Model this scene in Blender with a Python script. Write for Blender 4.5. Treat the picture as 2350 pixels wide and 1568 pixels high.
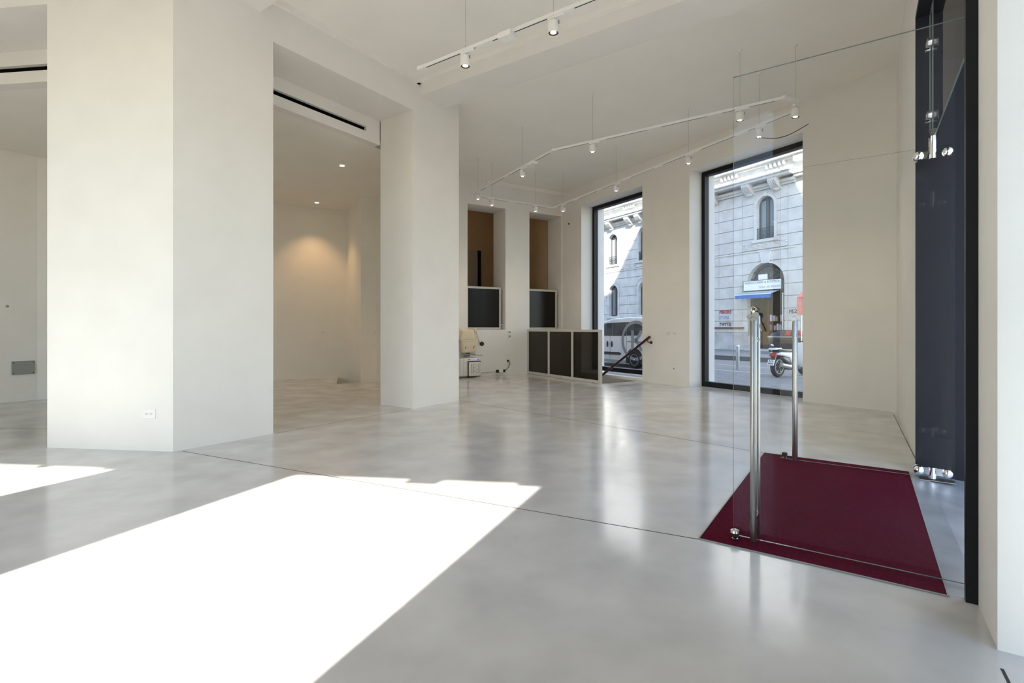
import bpy, bmesh, math, random
from math import sin, cos, tan, pi, radians, atan, sqrt
from mathutils import Vector, Matrix
random.seed(7)
for o in list(bpy.data.objects):
    bpy.data.objects.remove(o)
S = bpy.context.scene
COL = S.collection

# ------------------------------------------------------------------ camera, sky, sun, exposure
CAM_H = 1.15
FPX, CX, HORIZON = 1165.0, 1175.0, 754.0
cd = bpy.data.cameras.new('camera'); cam = bpy.data.objects.new('camera', cd); COL.objects.link(cam)
cam.location = (0, 0, CAM_H); cam.rotation_euler = (radians(90), 0, 0)
cd.sensor_width = 36.0; cd.lens = 36.0 * FPX / 2350.0; cd.shift_y = -(784.0 - HORIZON) / 2350.0
cd.clip_start = 0.02; cd.clip_end = 500
S.camera = cam
S.view_settings.view_transform = 'Standard'; S.view_settings.look = 'None'
S.view_settings.gamma = 1.0; S.view_settings.use_curve_mapping = False
S.view_settings.exposure = 0.17

SUN_EL = atan(4.20 / 5.195)
SUN_DIR = Vector((0.388 * cos(SUN_EL), 0.922 * cos(SUN_EL), -sin(SUN_EL)))   # the way the light travels
w = bpy.data.worlds.new('world'); S.world = w; w.use_nodes = True
nt = w.node_tree; nt.nodes.clear()
wo = nt.nodes.new('ShaderNodeOutputWorld'); bg = nt.nodes.new('ShaderNodeBackground')
sky = nt.nodes.new('ShaderNodeTexSky'); sky.sky_type = 'NISHITA'; sky.sun_disc = False
sky.sun_elevation = SUN_EL; sky.sun_rotation = math.atan2(-0.388, -0.922); sky.air_density = 1.0; sky.dust_density = 0.6; sky.ozone_density = 1.6
nt.links.new(sky.outputs[0], bg.inputs[0]); nt.links.new(bg.outputs[0], wo.inputs[0])
bg.inputs[1].default_value = 0.68
sl = bpy.data.lights.new('sun', 'SUN'); sun = bpy.data.objects.new('sun', sl); COL.objects.link(sun)
sl.energy = 20.0; sl.angle = radians(0.55); sl.color = (1.0, 0.94, 0.84)
sun.rotation_euler = SUN_DIR.to_track_quat('-Z', 'Y').to_euler(); sun.location = (-6, -12, 14)
SPOT_W = 20.0
cy = S.cycles
cy.use_denoising = True
cy.max_bounces = 14; cy.diffuse_bounces = 10; cy.glossy_bounces = 6; cy.transmission_bounces = 6; cy.transparent_max_bounces = 24
cy.caustics_reflective = False; cy.caustics_refractive = False; cy.sample_clamp_indirect = 8.0

# ------------------------------------------------------------------ plan directions (metres, camera at 0,0, looking +Y)
A = Vector((-0.512, 0.859)); N = Vector((0.859, 0.512)); U = -A           # window wall, its outward normal
C = Vector((0.566, 0.824)); B = Vector((-0.824, 0.566))                    # entrance wall, its inward normal
D = Vector((-0.993, 0.121)); ND = Vector((0.121, 0.993))                   # sunny street wall, its inward normal
def V2(x, y): return Vector((x, y))
def isect(p, d, q, e):
    t = ((q.x - p.x) * e.y - (q.y - p.y) * e.x) / (d.x * e.y - d.y * e.x)
    return p + d * t
def ray(p, d, x):                       # where a plan line is met by the sight line of column x
    return isect(p, d, V2(0, 0), V2((x - CX) / FPX, 1.0))
def zat(Y, y): return CAM_H + (HORIZON - y) * Y / FPX
def xyz(p, z): return Vector((p.x, p.y, z))

# ------------------------------------------------------------------ mesh builder
class MB:
    def __init__(s): s.v = []; s.f = []; s.m = []
    def add(s, vs, fs, mi=0):
        o = len(s.v); s.v += [tuple(v) for v in vs]; s.f += [tuple(i + o for i in f) for f in fs]; s.m += [mi] * len(fs); return s
    def extr(s, poly, vec, mi=0, side=None):
        n = len(poly); vec = Vector(vec)
        vs = [Vector(p) for p in poly] + [Vector(p) + vec for p in poly]
        s.add(vs, [tuple(range(n)), tuple(range(2 * n - 1, n - 1, -1))], mi)
        o = len(s.v) - 2 * n
        for i in range(n):
            j = (i + 1) % n
            s.f.append((o + i, o + n + i, o + n + j, o + j)); s.m.append(mi if side is None else side)
        return s
    def prism(s, poly, z0, z1, mi=0, side=None): return s.extr([(p[0], p[1], z0) for p in poly], (0, 0, z1 - z0), mi, side)
    def seg(s, p, q, n, th, z0, z1, mi=0): return s.prism([p, q, q + n * th, p + n * th], z0, z1, mi)
    def box(s, c, sx, sy, sz, ax=None, mi=0):
        a = ax if ax is not None else V2(1, 0); b = V2(-a.y, a.x); c = Vector(c); c2 = V2(c.x, c.y)
        P = [c2 + a * (i * sx / 2) + b * (j * sy / 2) for i, j in ((-1, -1), (1, -1), (1, 1), (-1, 1))]
        return s.prism(P, c.z - sz / 2, c.z + sz / 2, mi)
    def cyl(s, p, q, r, n=12, r2=None, mi=0): return s.tube([p, q], r, n, r2, mi)
    def tube(s, path, r, n=8, r2=None, mi=0):
        path = [Vector(p) for p in path]; k = len(path); rings = []
        up = None
        for i, p in enumerate(path):
            d = (path[min(i + 1, k - 1)] - path[max(i - 1, 0)]).normalized()
            if up is None:
                up = Vector((0, 0, 1)) if abs(d.z) < 0.9 else Vector((1, 0, 0))
            a = (up - d * up.dot(d)).normalized(); up = a; b = d.cross(a)
            rr = r if r2 is None else r + (r2 - r) * i / (k - 1)
            rings.append([p + a * (cos(2 * pi * j / n) * rr) + b * (sin(2 * pi * j / n) * rr) for j in range(n)])
        vs = [v for R in rings for v in R]; fs = []
        for i in range(k - 1):
            for j in range(n):
                fs.append((i * n + j, i * n + (j + 1) % n, (i + 1) * n + (j + 1) % n, (i + 1) * n + j))
        fs.append(tuple(range(n))); fs.append(tuple(range((k - 1) * n, k * n)))
        return s.add(vs, fs, mi)
    def lathe(s, prof, c, axis=(0, 0, 1), n=20, mi=0):        # prof: list of (r, h) along the axis from c
        c = Vector(c); d = Vector(axis).normalized(); a = d.orthogonal().normalized(); b = d.cross(a)
        vs = []; fs = []
        for r, h in prof:
            for j in range(n):
                vs.append(c + d * h + (a * cos(2 * pi * j / n) + b * sin(2 * pi * j / n)) * max(r, 1e-4))
        for i in range(len(prof) - 1):
            for j in range(n):
                fs.append((i * n + j, i * n + (j + 1) % n, (i + 1) * n + (j + 1) % n, (i + 1) * n + j))
        fs.append(tuple(range(n))); fs.append(tuple(range((len(prof) - 1) * n, len(prof) * n)))
        return s.add(vs, fs, mi)
    def ball(s, c, rx, ry=None, rz=None, n=12, mi=0, ax=None):
        ry = ry or rx; rz = rz or rx; c = Vector(c); a = ax or V2(1, 0); b = V2(-a.y, a.x)
        vs = []; fs = []; k = max(6, n // 2 + 1)
        for i in range(k):
            th = pi * (i + 0.02 if i == 0 else (i - 0.02 if i == k - 1 else i)) / (k - 1)
            for j in range(n):
                ph = 2 * pi * j / n
                q = a * (rx * sin(th) * cos(ph)) + b * (ry * sin(th) * sin(ph))
                vs.append((c.x + q.x, c.y + q.y, c.z + rz * cos(th)))
        for i in range(k - 1):
            for j in range(n):
                fs.append((i * n + j, i * n + (j + 1) % n, (i + 1) * n + (j + 1) % n, (i + 1) * n + j))
        fs.append(tuple(range(n))); fs.append(tuple(range((k - 1) * n, k * n)))
        return s.add(vs, fs, mi)
    def torus(s, c, R, r, axis=(0, 0, 1), n=20, k=8, a0=0, a1=2 * pi, mi=0):
        c = Vector(c); d = Vector(axis).normalized(); a = d.orthogonal().normalized(); b = d.cross(a)
        full = abs(a1 - a0 - 2 * pi) < 1e-6
        pts = [c + (a * cos(a0 + (a1 - a0) * i / n) + b * sin(a0 + (a1 - a0) * i / n)) * R for i in range(n + 1)]
        return s.tube(pts, r, k, None, mi)
    def build(s, name, mat, parent=None, base=None, bev=None, smooth=False):
        org = Vector((0, 0, 0))
        if parent is not None:
            q = parent
            while q is not None: org += Vector(q.location); q = q.parent
        elif base is not None: org = Vector(base)
        me = bpy.data.meshes.new(name)
        me.from_pydata([tuple(Vector(v) - org) for v in s.v], [], s.f)
        mats = mat if isinstance(mat, (list, tuple)) else [mat]
        for m_ in mats: me.materials.append(m_)
        me.polygons.foreach_set('material_index', s.m)
        bm = bmesh.new(); bm.from_mesh(me)
        bmesh.ops.recalc_face_normals(bm, faces=bm.faces)
        if bev:
            es = [e for e in bm.edges if len(e.link_faces) == 2 and e.calc_face_angle(0) > 0.5]
            bmesh.ops.bevel(bm, geom=es, offset=bev[0], segments=bev[1], affect='EDGES', profile=0.5)
        if smooth:
            for fc in bm.faces: fc.smooth = True
            for e in bm.edges:
                if len(e.link_faces) == 2 and e.calc_face_angle(0) > 0.65: e.smooth = False
        bm.to_mesh(me); bm.free()
        o = bpy.data.objects.new(name, me); COL.objects.link(o)
        if parent is not None: o.parent = parent
        elif base is not None: o.location = base
        return o
def tag(o, label=None, cat=None, group=None, kind=None):
    if label: o['label'] = label
    if cat: o['category'] = cat
    if group: o['group'] = group
    if kind: o['kind'] = kind
    return o
def thing(name, label, cat, loc=(0, 0, 0), group=None, kind=None):
    o = bpy.data.objects.new(name, None); COL.objects.link(o); o.location = loc; o.empty_display_size = 0.1
    return tag(o, label, cat, group, kind)
def struct(name, mb, mat, label, cat, base=None, bev=None):
    return tag(mb.build(name, mat, None, base, bev), label, cat, None, 'structure')
def dup(root, loc, rotz=0.0, label=None):
    def cp(o, par):
        c = o.copy(); COL.objects.link(c); c.parent = par
        for ch in o.children: cp(ch, c)
        return c
    r = cp(root, None); r.location = loc; r.rotation_euler = (0, 0, rotz)
    if label: r['label'] = label
    return r
def rz(d): return math.atan2(d.y, d.x)

# ------------------------------------------------------------------ materials
def principled(name, col, rough=0.5, metal=0.0, spec=0.5, coat=0.0, emit=None, es=0.0):
    m = bpy.data.materials.new(name); m.use_nodes = True; b = m.node_tree.nodes['Principled BSDF']
    b.inputs['Base Color'].default_value = (*col, 1); b.inputs['Roughness'].default_value = rough
    b.inputs['Metallic'].default_value = metal; b.inputs['Specular IOR Level'].default_value = spec
    b.inputs['Coat Weight'].default_value = coat
    if emit: b.inputs['Emission Color'].default_value = (*emit, 1); b.inputs['Emission Strength'].default_value = es
    return m
def noisy(name, c1, c2, scale=8.0, rough=0.6, bump=0.0, bscale=60.0, detail=4.0, r2=None, metal=0.0, spec=0.5, stretch=(1, 1, 1), lo=0.35, hi=0.65):
    m = principled(name, c1, rough, metal, spec); t = m.node_tree; b = t.nodes['Principled BSDF']
    tc = t.nodes.new('ShaderNodeTexCoord'); mp = t.nodes.new('ShaderNodeMapping'); mp.inputs['Scale'].default_value = stretch
    t.links.new(tc.outputs['Object'], mp.inputs[0])
    n = t.nodes.new('ShaderNodeTexNoise'); n.inputs['Scale'].default_value = scale; n.inputs['Detail'].default_value = detail
    t.links.new(mp.outputs[0], n.inputs['Vector'])
    r = t.nodes.new('ShaderNodeValToRGB'); r.color_ramp.elements[0].position = lo; r.color_ramp.elements[1].position = hi
    r.color_ramp.elements[0].color = (*c1, 1); r.color_ramp.elements[1].color = (*c2, 1)
    t.links.new(n.outputs['Fac'], r.inputs[0]); t.links.new(r.outputs[0], b.inputs['Base Color'])
    if r2 is not None:
        mr = t.nodes.new('ShaderNodeMapRange'); mr.inputs['From Min'].default_value = lo; mr.inputs['From Max'].default_value = hi
        mr.inputs['To Min'].default_value = rough; mr.inputs['To Max'].default_value = r2
        t.links.new(n.outputs['Fac'], mr.inputs[0]); t.links.new(mr.outputs[0], b.inputs['Roughness'])
    if bump:
        n2 = t.nodes.new('ShaderNodeTexNoise'); n2.inputs['Scale'].default_value = bscale; n2.inputs['Detail'].default_value = 3
        t.links.new(tc.outputs['Object'], n2.inputs['Vector'])
        bp = t.nodes.new('ShaderNodeBump'); bp.inputs['Strength'].default_value = bump; bp.inputs['Distance'].default_value = 0.01
        t.links.new(n2.outputs['Fac'], bp.inputs['Height']); t.links.new(bp.outputs[0], b.inputs['Normal'])
    return m
def glass(name, tint=(0.985, 0.99, 0.988), ior=1.5, rough=0.0, gain=1.0):
    m = bpy.data.materials.new(name); m.use_nodes = True; t = m.node_tree; t.nodes.clear()
    o = t.nodes.new('ShaderNodeOutputMaterial'); mx = t.nodes.new('ShaderNodeMixShader')
    tr = t.nodes.new('ShaderNodeBsdfTransparent'); gl = t.nodes.new('ShaderNodeBsdfGlossy'); fr = t.nodes.new('ShaderNodeFresnel')
    ge = t.nodes.new('ShaderNodeNewGeometry'); sb = t.nodes.new('ShaderNodeMath'); sb.operation = 'SUBTRACT'; sb.inputs[0].default_value = gain
    mu = t.nodes.new('ShaderNodeMath'); mu.operation = 'MULTIPLY'; mu.use_clamp = True
    t.links.new(ge.outputs['Backfacing'], sb.inputs[1])
    fr.inputs['IOR'].default_value = ior
    tr.inputs[0].default_value = (*tint, 1); gl.inputs['Roughness'].default_value = rough
    gl.inputs[0].default_value = (1, 1, 1, 1)
    t.links.new(fr.outputs[0], mu.inputs[0]); t.links.new(sb.outputs[0], mu.inputs[1]); t.links.new(mu.outputs[0], mx.inputs[0])
    t.links.new(tr.outputs[0], mx.inputs[1]); t.links.new(gl.outputs[0], mx.inputs[2]); t.links.new(mx.outputs[0], o.inputs[0])
    return m
M = {}
M['wall'] = noisy('white_plaster', (0.765, 0.738, 0.688), (0.79, 0.763, 0.713), 2.5, 0.75, 0.06, 180, spec=0.25)
M['ceil'] = noisy('ceiling_paint', (0.83, 0.80, 0.735), (0.85, 0.82, 0.755), 1.5, 0.8, 0.03, 120, spec=0.2)
M['floor'] = noisy('polished_concrete', (0.47, 0.463, 0.452), (0.60, 0.592, 0.58), 2.6, 0.11, 0.008, 7, detail=11, r2=0.19, lo=0.28, hi=0.72, spec=0.75)
M['joint'] = principled('dark_joint', (0.05, 0.045, 0.04), 0.9)  # the floor joints' own dark colour
M['black'] = principled('black_frame', (0.007, 0.0075, 0.009), 0.45, spec=0.25)
M['navy'] = principled('dark_navy_panel', (0.008, 0.009, 0.015), 0.6, spec=0.2)
M['slot'] = principled('slot_black', (0.004, 0.004, 0.004), 0.9, spec=0.05)
M['white_metal'] = principled('white_enamel', (0.80, 0.79, 0.77), 0.35)
M['steel'] = noisy('brushed_steel', (0.36, 0.35, 0.33), (0.46, 0.45, 0.43), 3, 0.36, metal=1.0, stretch=(60, 60, 1))
M['chrome'] = principled('chrome', (0.8, 0.8, 0.8), 0.06, 1.0)
M['glass'] = glass('clear_glass', gain=0.38)
M['edge'] = principled('glass_edge', (0.12, 0.15, 0.14), 0.15)
M['pane'] = glass('shop_window_glass', (0.93, 0.94, 0.945))
M['sunpane'] = glass('street_window_glass', (0.92, 0.94, 0.94))
M['smoke'] = glass('smoked_glass', (0.23, 0.20, 0.17), 1.45, rough=0.22, gain=0.6)
M['lens'] = principled('lamp_lens', (1, 0.95, 0.85), 0.3, emit=(1.0, 0.84, 0.62), es=14.0)
M['amber'] = principled('lamp_ring', (0.10, 0.07, 0.045), 0.3, 0.6)
M['carpet'] = noisy('burgundy_pile', (0.075, 0.003, 0.012), (0.105, 0.007, 0.024), 120, 0.95, 0.6, 400, spec=0.05)
M['ramp'] = noisy('zinc_sheet', (0.36, 0.38, 0.40), (0.50, 0.52, 0.55), 3.5, 0.38, 0.05, 20, metal=0.55, detail=7)
M['rubber'] = principled('black_rubber', (0.012, 0.012, 0.012), 0.55)
M['cream'] = noisy('cream_vinyl', (0.66, 0.55, 0.38), (0.71, 0.60, 0.43), 6, 0.45)
M['offwhite'] = principled('offwhite_plastic', (0.70, 0.66, 0.60), 0.4)
M['plastic'] = principled('white_plastic', (0.78, 0.77, 0.74), 0.3)
M['greyplastic'] = principled('grey_plastic', (0.27, 0.28, 0.26), 0.5)
M['darkred'] = principled('dark_red_lacquer', (0.045, 0.006, 0.006), 0.3)
M['railmetal'] = principled('grey_painted_steel', (0.50, 0.48, 0.44), 0.45)
M['brown'] = noisy('plaster_warm_light_tint', (0.52, 0.39, 0.25), (0.56, 0.43, 0.28), 2, 0.8)  # the hall's dim warm light is put into this brown
M['stone'] = noisy('pale_stone', (0.52, 0.52, 0.51), (0.62, 0.62, 0.605), 2.2, 0.85, 0.25, 30, detail=8, spec=0.2)
M['stonedark'] = noisy('stained_plinth', (0.38, 0.39, 0.39), (0.56, 0.56, 0.55), 1.6, 0.9, 0.3, 25, detail=8, spec=0.2)
M['asphalt'] = noisy('asphalt', (0.16, 0.165, 0.175), (0.21, 0.215, 0.225), 5, 0.85, 0.4, 200, detail=8)
M['pavement'] = noisy('pavement', (0.17, 0.175, 0.18), (0.23, 0.235, 0.24), 3, 0.85, 0.3, 90)
M['kerb'] = principled('kerb_granite', (0.10, 0.105, 0.11), 0.8)
M['roadpaint'] = principled('road_paint', (0.42, 0.43, 0.44), 0.7)
M['vanwhite'] = principled('van_paint', (0.66, 0.67, 0.68), 0.25, coat=0.6)
M['vanglass'] = principled('car_glass', (0.012, 0.014, 0.017), 0.06, spec=0.6)
M['decal'] = principled('grey_decal', (0.25, 0.255, 0.26), 0.45)
M['tyre'] = principled('tyre', (0.014, 0.014, 0.015), 0.8)
M['alloy'] = principled('alloy', (0.42, 0.43, 0.44), 0.3, 0.8)
M['bodyblack'] = principled('body_black', (0.014, 0.014, 0.016), 0.25, coat=0.5)
M['red'] = principled('red_lens', (0.34, 0.02, 0.02), 0.15, coat=0.5)
M['signwhite'] = principled('sign_white', (0.78, 0.82, 0.84), 0.5)
M['ink'] = principled('sign_ink', (0.05, 0.055, 0.06), 0.6)
M['awnblue'] = principled('awning_blue', (0.003, 0.12, 0.46), 0.9)
M['awngrey'] = principled('awning_grey', (0.28, 0.35, 0.39), 0.85)
M['pink'] = noisy('faded_red_cloth', (0.62, 0.16, 0.14), (0.72, 0.30, 0.26), 1.2, 0.85)
M['wood'] = noisy('dark_wood', (0.045, 0.02, 0.012), (0.075, 0.035, 0.02), 6, 0.5, stretch=(8, 8, 1))
M['mullion'] = principled('mullion_brown', (0.10, 0.085, 0.08), 0.55)
M['winglass'] = principled('facade_window_glass', (0.035, 0.05, 0.06), 0.05, spec=0.8)
M['curtain'] = principled('curtain', (0.22, 0.28, 0.31), 0.9)
M['iron'] = principled('wrought_iron', (0.015, 0.016, 0.02), 0.5)
M['grafred'] = principled('graffiti_red', (0.36, 0.015, 0.03), 0.7)
M['grafblue'] = principled('graffiti_blue', (0.03, 0.20, 0.36), 0.7)
M['grafblack'] = principled('graffiti_black', (0.02, 0.03, 0.035), 0.7)
M['pipe'] = principled('rusty_pipe', (0.13, 0.10, 0.075), 0.6)
M['blueled'] = principled('blue_led', (0.05, 0.05, 0.5), 0.3, emit=(0.15, 0.12, 1.0), es=2.0)
M['cable'] = principled('grey_cable', (0.42, 0.40, 0.37), 0.5)
M['keymetal'] = principled('dull_key_metal', (0.26, 0.25, 0.22), 0.45, 0.7)
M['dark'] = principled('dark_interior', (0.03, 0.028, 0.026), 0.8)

# ------------------------------------------------------------------ room plan
Z_CEIL, Z_LOW, Z_BEAM1, Z_BEAM = 4.75, 3.92, 4.28, 4.53
P1 = V2(-3.161, 4.734); P1R = P1 + C * 0.98; P1L = P1 + D * 1.33
P2 = P1 + C * 3.082; P3 = P1 + C * 4.087; P2L = P2 + B * 0.69
W0 = V2(4.593, 8.022)                                    # a point of the window wall's inner face
Q = V2(1.94, 2.112)                                      # a point of the entrance wall's inner face
BK = V2(0.32, 12.88)                                     # a point of the back wall's face
K = isect(W0, A, BK, N)                                  # back corner
E_ = isect(W0, A, Q, C)                                  # corner of window wall and entrance wall
W_TH = 0.75
# far room corners behind the pillars
R2a = V2(-3.93, 12.07); R2b = V2(-3.19, 10.72); R2c = V2(-2.90, 10.87); R2d = V2(-2.02, 9.39)
LW0 = V2(-7.90, 7.835); LW1 = LW0 + C * 0.43; LW2 = LW1 + N * 2.05
dcam = -0.9; dout = -1.3                                  # sunny wall: inner and outer face, measured along ND
Dp = lambda s, d: isect(V2(0, 0) + ND * d, D, V2(s, 0), V2(0, 1))  # point of the line ND.p = d at x = s
G0 = isect(Q, C, ND * dcam, D)                            # corner behind the camera

# floor: one slab of polished concrete that leaves the stairwell corner open
SWa = V2(1.80, 10.52); SWd = isect(SWa, A, BK, N); SWb = isect(SWa, N, W0, A)
outA = lambda p: p + N * 0.30
fl = [Dp(-11, dout), G0 - B * 0.5 + D * -0.3, Q - B * 0.02 + C * -0.86, Q - B * 0.42 + C * -0.86, Q - B * 0.42 + C * -0.34, Q - B * 0.02 + C * -0.34, Q - B * 0.02 + C * 2.37, Q + C * 2.37, E_, outA(E_), outA(SWb), SWb, SWa, SWd, BK + N * -4.6, R2a + N * -0.2, R2a + V2(0, 0.4), V2(-6.4, 11.6), V2(-6.3, 9.5), V2(-8.3, 9.0), V2(-11, 7.0)]
f = MB(); f.prism(fl, -0.25, 0.0)
floor = struct('floor', f, M['floor'], 'grey polished concrete floor across the whole shop', 'floor')
def joint(p, q, wd=0.007):
    d = (q - p).normalized(); n = V2(-d.y, d.x)
    return MB().prism([p - n * wd / 2, q - n * wd / 2, q + n * wd / 2, p + n * wd / 2], -0.004, 0.0007).build('joint', M['joint'], floor)
joint(P1 + C * 0.06 - B * 0.06, V2(1.017, 2.768)); joint(P3 - B * 0.02, V2(2.324, 4.684)); joint(P1R + C * 0.02, P2 - C * 0.03)
joint(V2(5.13, 6.83), V2(3.40, 4.24)); joint(V2(-9.2, 5.85), P1L + V2(-0.1, 0.9)); joint(V2(1.655, 1.715), V2(1.30, 1.15), 0.01)

# stairwell under the window
sw = MB()
sw.seg(SWb, K, N, 0.12, -2.6, -0.0); sw.seg(SWa, SWd, -N, 0.12, -2.6, -0.25); sw.seg(SWd, K, A, 0.12, -2.6, -0.0)
sw.prism([SWa, SWb, K, SWd], -2.7, -2.6)
struct('wall_stairwell', sw, M['wall'], 'shaded plaster walls of the stairwell under the left window', 'stairwell wall')
st = thing('staircase', 'flight of concrete steps going down beside the left window behind the glazed railing', 'stairs', xyz(SWa, -0.2))
for i in range(8):
    a0 = SWa + A * (0.28 * i) + N * 0.01; 
    MB().prism([a0, a0 + N * 1.0, a0 + N * 1.0 + A * 0.30, a0 + A * 0.30], -0.17 * (i + 1) - 0.17, -0.17 * (i + 1)).build('step', M['floor'], st)

# window wall -----------------------------------------------------------------
W_TOP = 4.25
w2r = W0; w2l = ray(W0, A, 1582); w1r = ray(W0, A, 1474); w1l = ray(W0, A, 1334)
wm = MB()
wm.seg(K + A * 0.7, w1l, N, W_TH, -0.3, 5.0); wm.seg(w1r, w2l, N, W_TH, -0.3, 5.0); wm.seg(w2r, E_ - A * 0.35, N, W_TH, -0.3, 5.0)
wm.seg(w1l, w1r, N, W_TH, W_TOP, 5.0); wm.seg(w2l, w2r, N, W_TH, W_TOP, 5.0)
wm.seg(w1l, w1r, N, W_TH, -0.3, -0.001); wm.seg(w2l, w2r, N, W_TH, -0.3, -0.001)
struct('wall_right', wm, M['wall'], 'cream plaster street wall holding the two tall shop windows', 'wall')
def shop_window(name, pl, pr, label, z0):
    t = thing(name, label, 'window', xyz((pl + pr) / 2 + N * 0.4, 0), kind='structure')
    fr = 0.36; dp = 0.12; wd = 0.075
    a, b = pl + N * fr, pr + N * fr
    MB().seg(a, a + U * wd, N, dp, z0, W_TOP).build('frame_jamb', M['black'], t)
    MB().seg(b - U * wd, b, N, dp, z0, W_TOP).build('frame_jamb', M['black'], t)
    MB().seg(a + U * wd, b - U * wd, N, dp, W_TOP - 0.085, W_TOP).build('frame_head', M['black'], t)
    MB().seg(a + U * wd, b - U * wd, N, dp, z0, z0 + 0.10).build('frame_sill', M['black'], t)
    g0 = a + U * wd + N * 0.06; g1 = b - U * wd + N * 0.06
    MB().seg(g0, g1, N, 0.012, z0 + 0.10, W_TOP - 0.085).build('pane', M['pane'], t)
    return t
shop_window('window_1', w2l, w2r, 'tall black framed shop window showing the salon across the street', 0.0)
shop_window('window_2', w1l, w1r, 'tall black framed shop window with the white van outside', 0.10)
sg = MB().seg(w1l, w1r, N, 0.36, 0.0, 0.06)
struct('trim_1', sg, M['wall'], 'pale stone sill under the window beside the stairwell', 'window sill')

# back wall with two unglazed internal openings ---------------------------------
nl0, nl1 = ray(BK, N, 1073), ray(BK, N, 1160); nr0, nr1 = ray(BK, N, 1215), ray(BK, N, 1288)
zt = zat(nl0.y, 467); zs = 1.12; B_TH = 0.62
BW0 = BK - N * 3.2
bw = MB()
bw.seg(BW0, nl0, A, B_TH, -0.3, 5.0); bw.seg(nl1, nr0, A, B_TH, -0.3, 5.0); bw.seg(nr1, K + N * 0.05, A, B_TH, -2.6, 5.0)
for a, b in ((nl0, nl1), (nr0, nr1)):
    bw.seg(a, b, A, B_TH, -0.3, zs); bw.seg(a, b, A, B_TH, zt, 5.0)
struct('wall_back', bw, M['wall'], 'white back wall pierced by two tall openings', 'wall')
# stair hall behind it
h0 = BW0 + A * B_TH; h1 = K + A * B_TH; HD = 2.6
hm = MB()
hm.seg(h0 + A * HD, h1 + A * HD, A, 0.1, -0.3, 5.0); hm.seg(h0, h0 + A * HD, -N, 0.1, -0.3, 5.0); hm.seg(h1, h1 + A * HD, N, 0.1, -0.3, 5.0)
hm.prism([h0, h1, h1 + A * HD, h0 + A * HD], -0.35, -0.3); hm.prism([h0, h1, h1 + A * HD, h0 + A * HD], 4.9, 5.0)
struct('wall_stairhall', hm, M['brown'], 'walls of the dim hall, coloured brown for its warm light, seen through the back openings', 'wall')
hb = h0 + A * (HD - 0.06); d0 = ray(hb, N, 1062); d1 = ray(hb, N, 1096); d2 = ray(hb, N, 1104)
zd = zat(d1.y, 575)
dt = thing('door_1', 'tall grey doorway with dark jamb in the dim hall behind left opening', 'door', xyz(d0, 0), kind='structure')
MB().seg(d0, d1, A, 0.05, 0.0, zd).build('leaf', principled('grey_door', (0.42, 0.39, 0.36), 0.6), dt)
MB().seg(d1, d2, A, 0.05, 0.0, zd).build('jamb', M['black'], dt)
hl = bpy.data.lights.new('stairhall_lamp', 'POINT'); hl.energy = 5; hl.color = (1.0, 0.72, 0.42); hl.shadow_soft_size = 0.15
ho = bpy.data.objects.new('stairhall_lamp', hl); COL.objects.link(ho); ho.location = xyz((h0 + h1) / 2 + A * 1.2, 4.4)

# entrance wall -----------------------------------------------------------------
T0, T1, Z_OPEN = 0.0, 2.37, 3.66
em = MB()
em.seg(Q + C * T1, E_ + C * 0.3, -B, 0.5, -0.3, 5.0)
em.seg(Q - C * 0.36, Q + C * T0, -B, 0.5, -0.3, 5.0)
em.seg(Q + C * T0, Q + C * T1, -B, 0.5, Z_OPEN, 5.0)
struct('wall_entrance', em, M['wall'], 'cream wall around the glass entrance at the right', 'wall')
def liner(p, q, z0, z1): return MB().prism([p + B * 0.04, q + B * 0.04, q - B * 0.5, p - B * 0.5], z0, z1)
struct('trim_2', liner(Q + C * (T1 - 0.03), Q + C * (T1 + 0.015), -0.05, Z_OPEN), M['navy'], 'dark navy panel lining the far jamb of the entrance', 'door lining')
struct('trim_3', liner(Q + C * (T0 - 0.004), Q + C * (T0 + 0.03), -0.05, Z_OPEN), M['black'], 'black steel strip lining the near jamb of the entrance', 'door lining')
struct('trim_4', liner(Q + C * T0, Q + C * T1, Z_OPEN - 0.03, Z_OPEN + 0.01), M['black'], 'black lining across the head of the entrance', 'door lining')
# the adjoining window and the wall behind the camera
em2 = MB()
q2 = Q - C * 0.85
em2.seg(q2, G0 + C * -0.4, -B, 0.4, -0.3, 5.0); em2.seg(Q - C * 0.36, q2, -B, 0.5, 4.25, 5.0); em2.seg(Q - C * 0.36, q2, -B, 0.5, -0.3, -0.001)
sun_r1 = isect(V2(0.206, 3.69), V2(0.388, 0.922), ND * dcam, D); sun_l1 = isect(V2(-1.713, 3.952), V2(0.388, 0.922), ND * dout, D)
sun_r2 = isect(V2(-3.23, 4.16), V2(0.388, 0.922), ND * dcam, D); sun_l2 = sun_r2 + D * 2.15
i_ = lambda p: isect(p, ND, ND * dcam, D)
ds = i_(sun_l1); ds2 = sun_l2; end = Dp(-10.6, dcam)
tw = dcam - dout
em2.seg(G0, sun_r1, -ND, tw, -0.3, 5.0); em2.seg(ds, sun_r2, -ND, tw, -0.3, 5.0); em2.seg(ds2, end, -ND, tw, -0.3, 5.0)
for a, b in ((sun_r1, ds), (sun_r2, ds2)):
    em2.seg(a, b, -ND, tw, 4.235, 5.0); em2.seg(a, b, -ND, tw, -0.3, -0.001)
struct('wall_front', em2, M['wall'], 'white street wall with tall sunny windows behind the viewer', 'wall')
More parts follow.
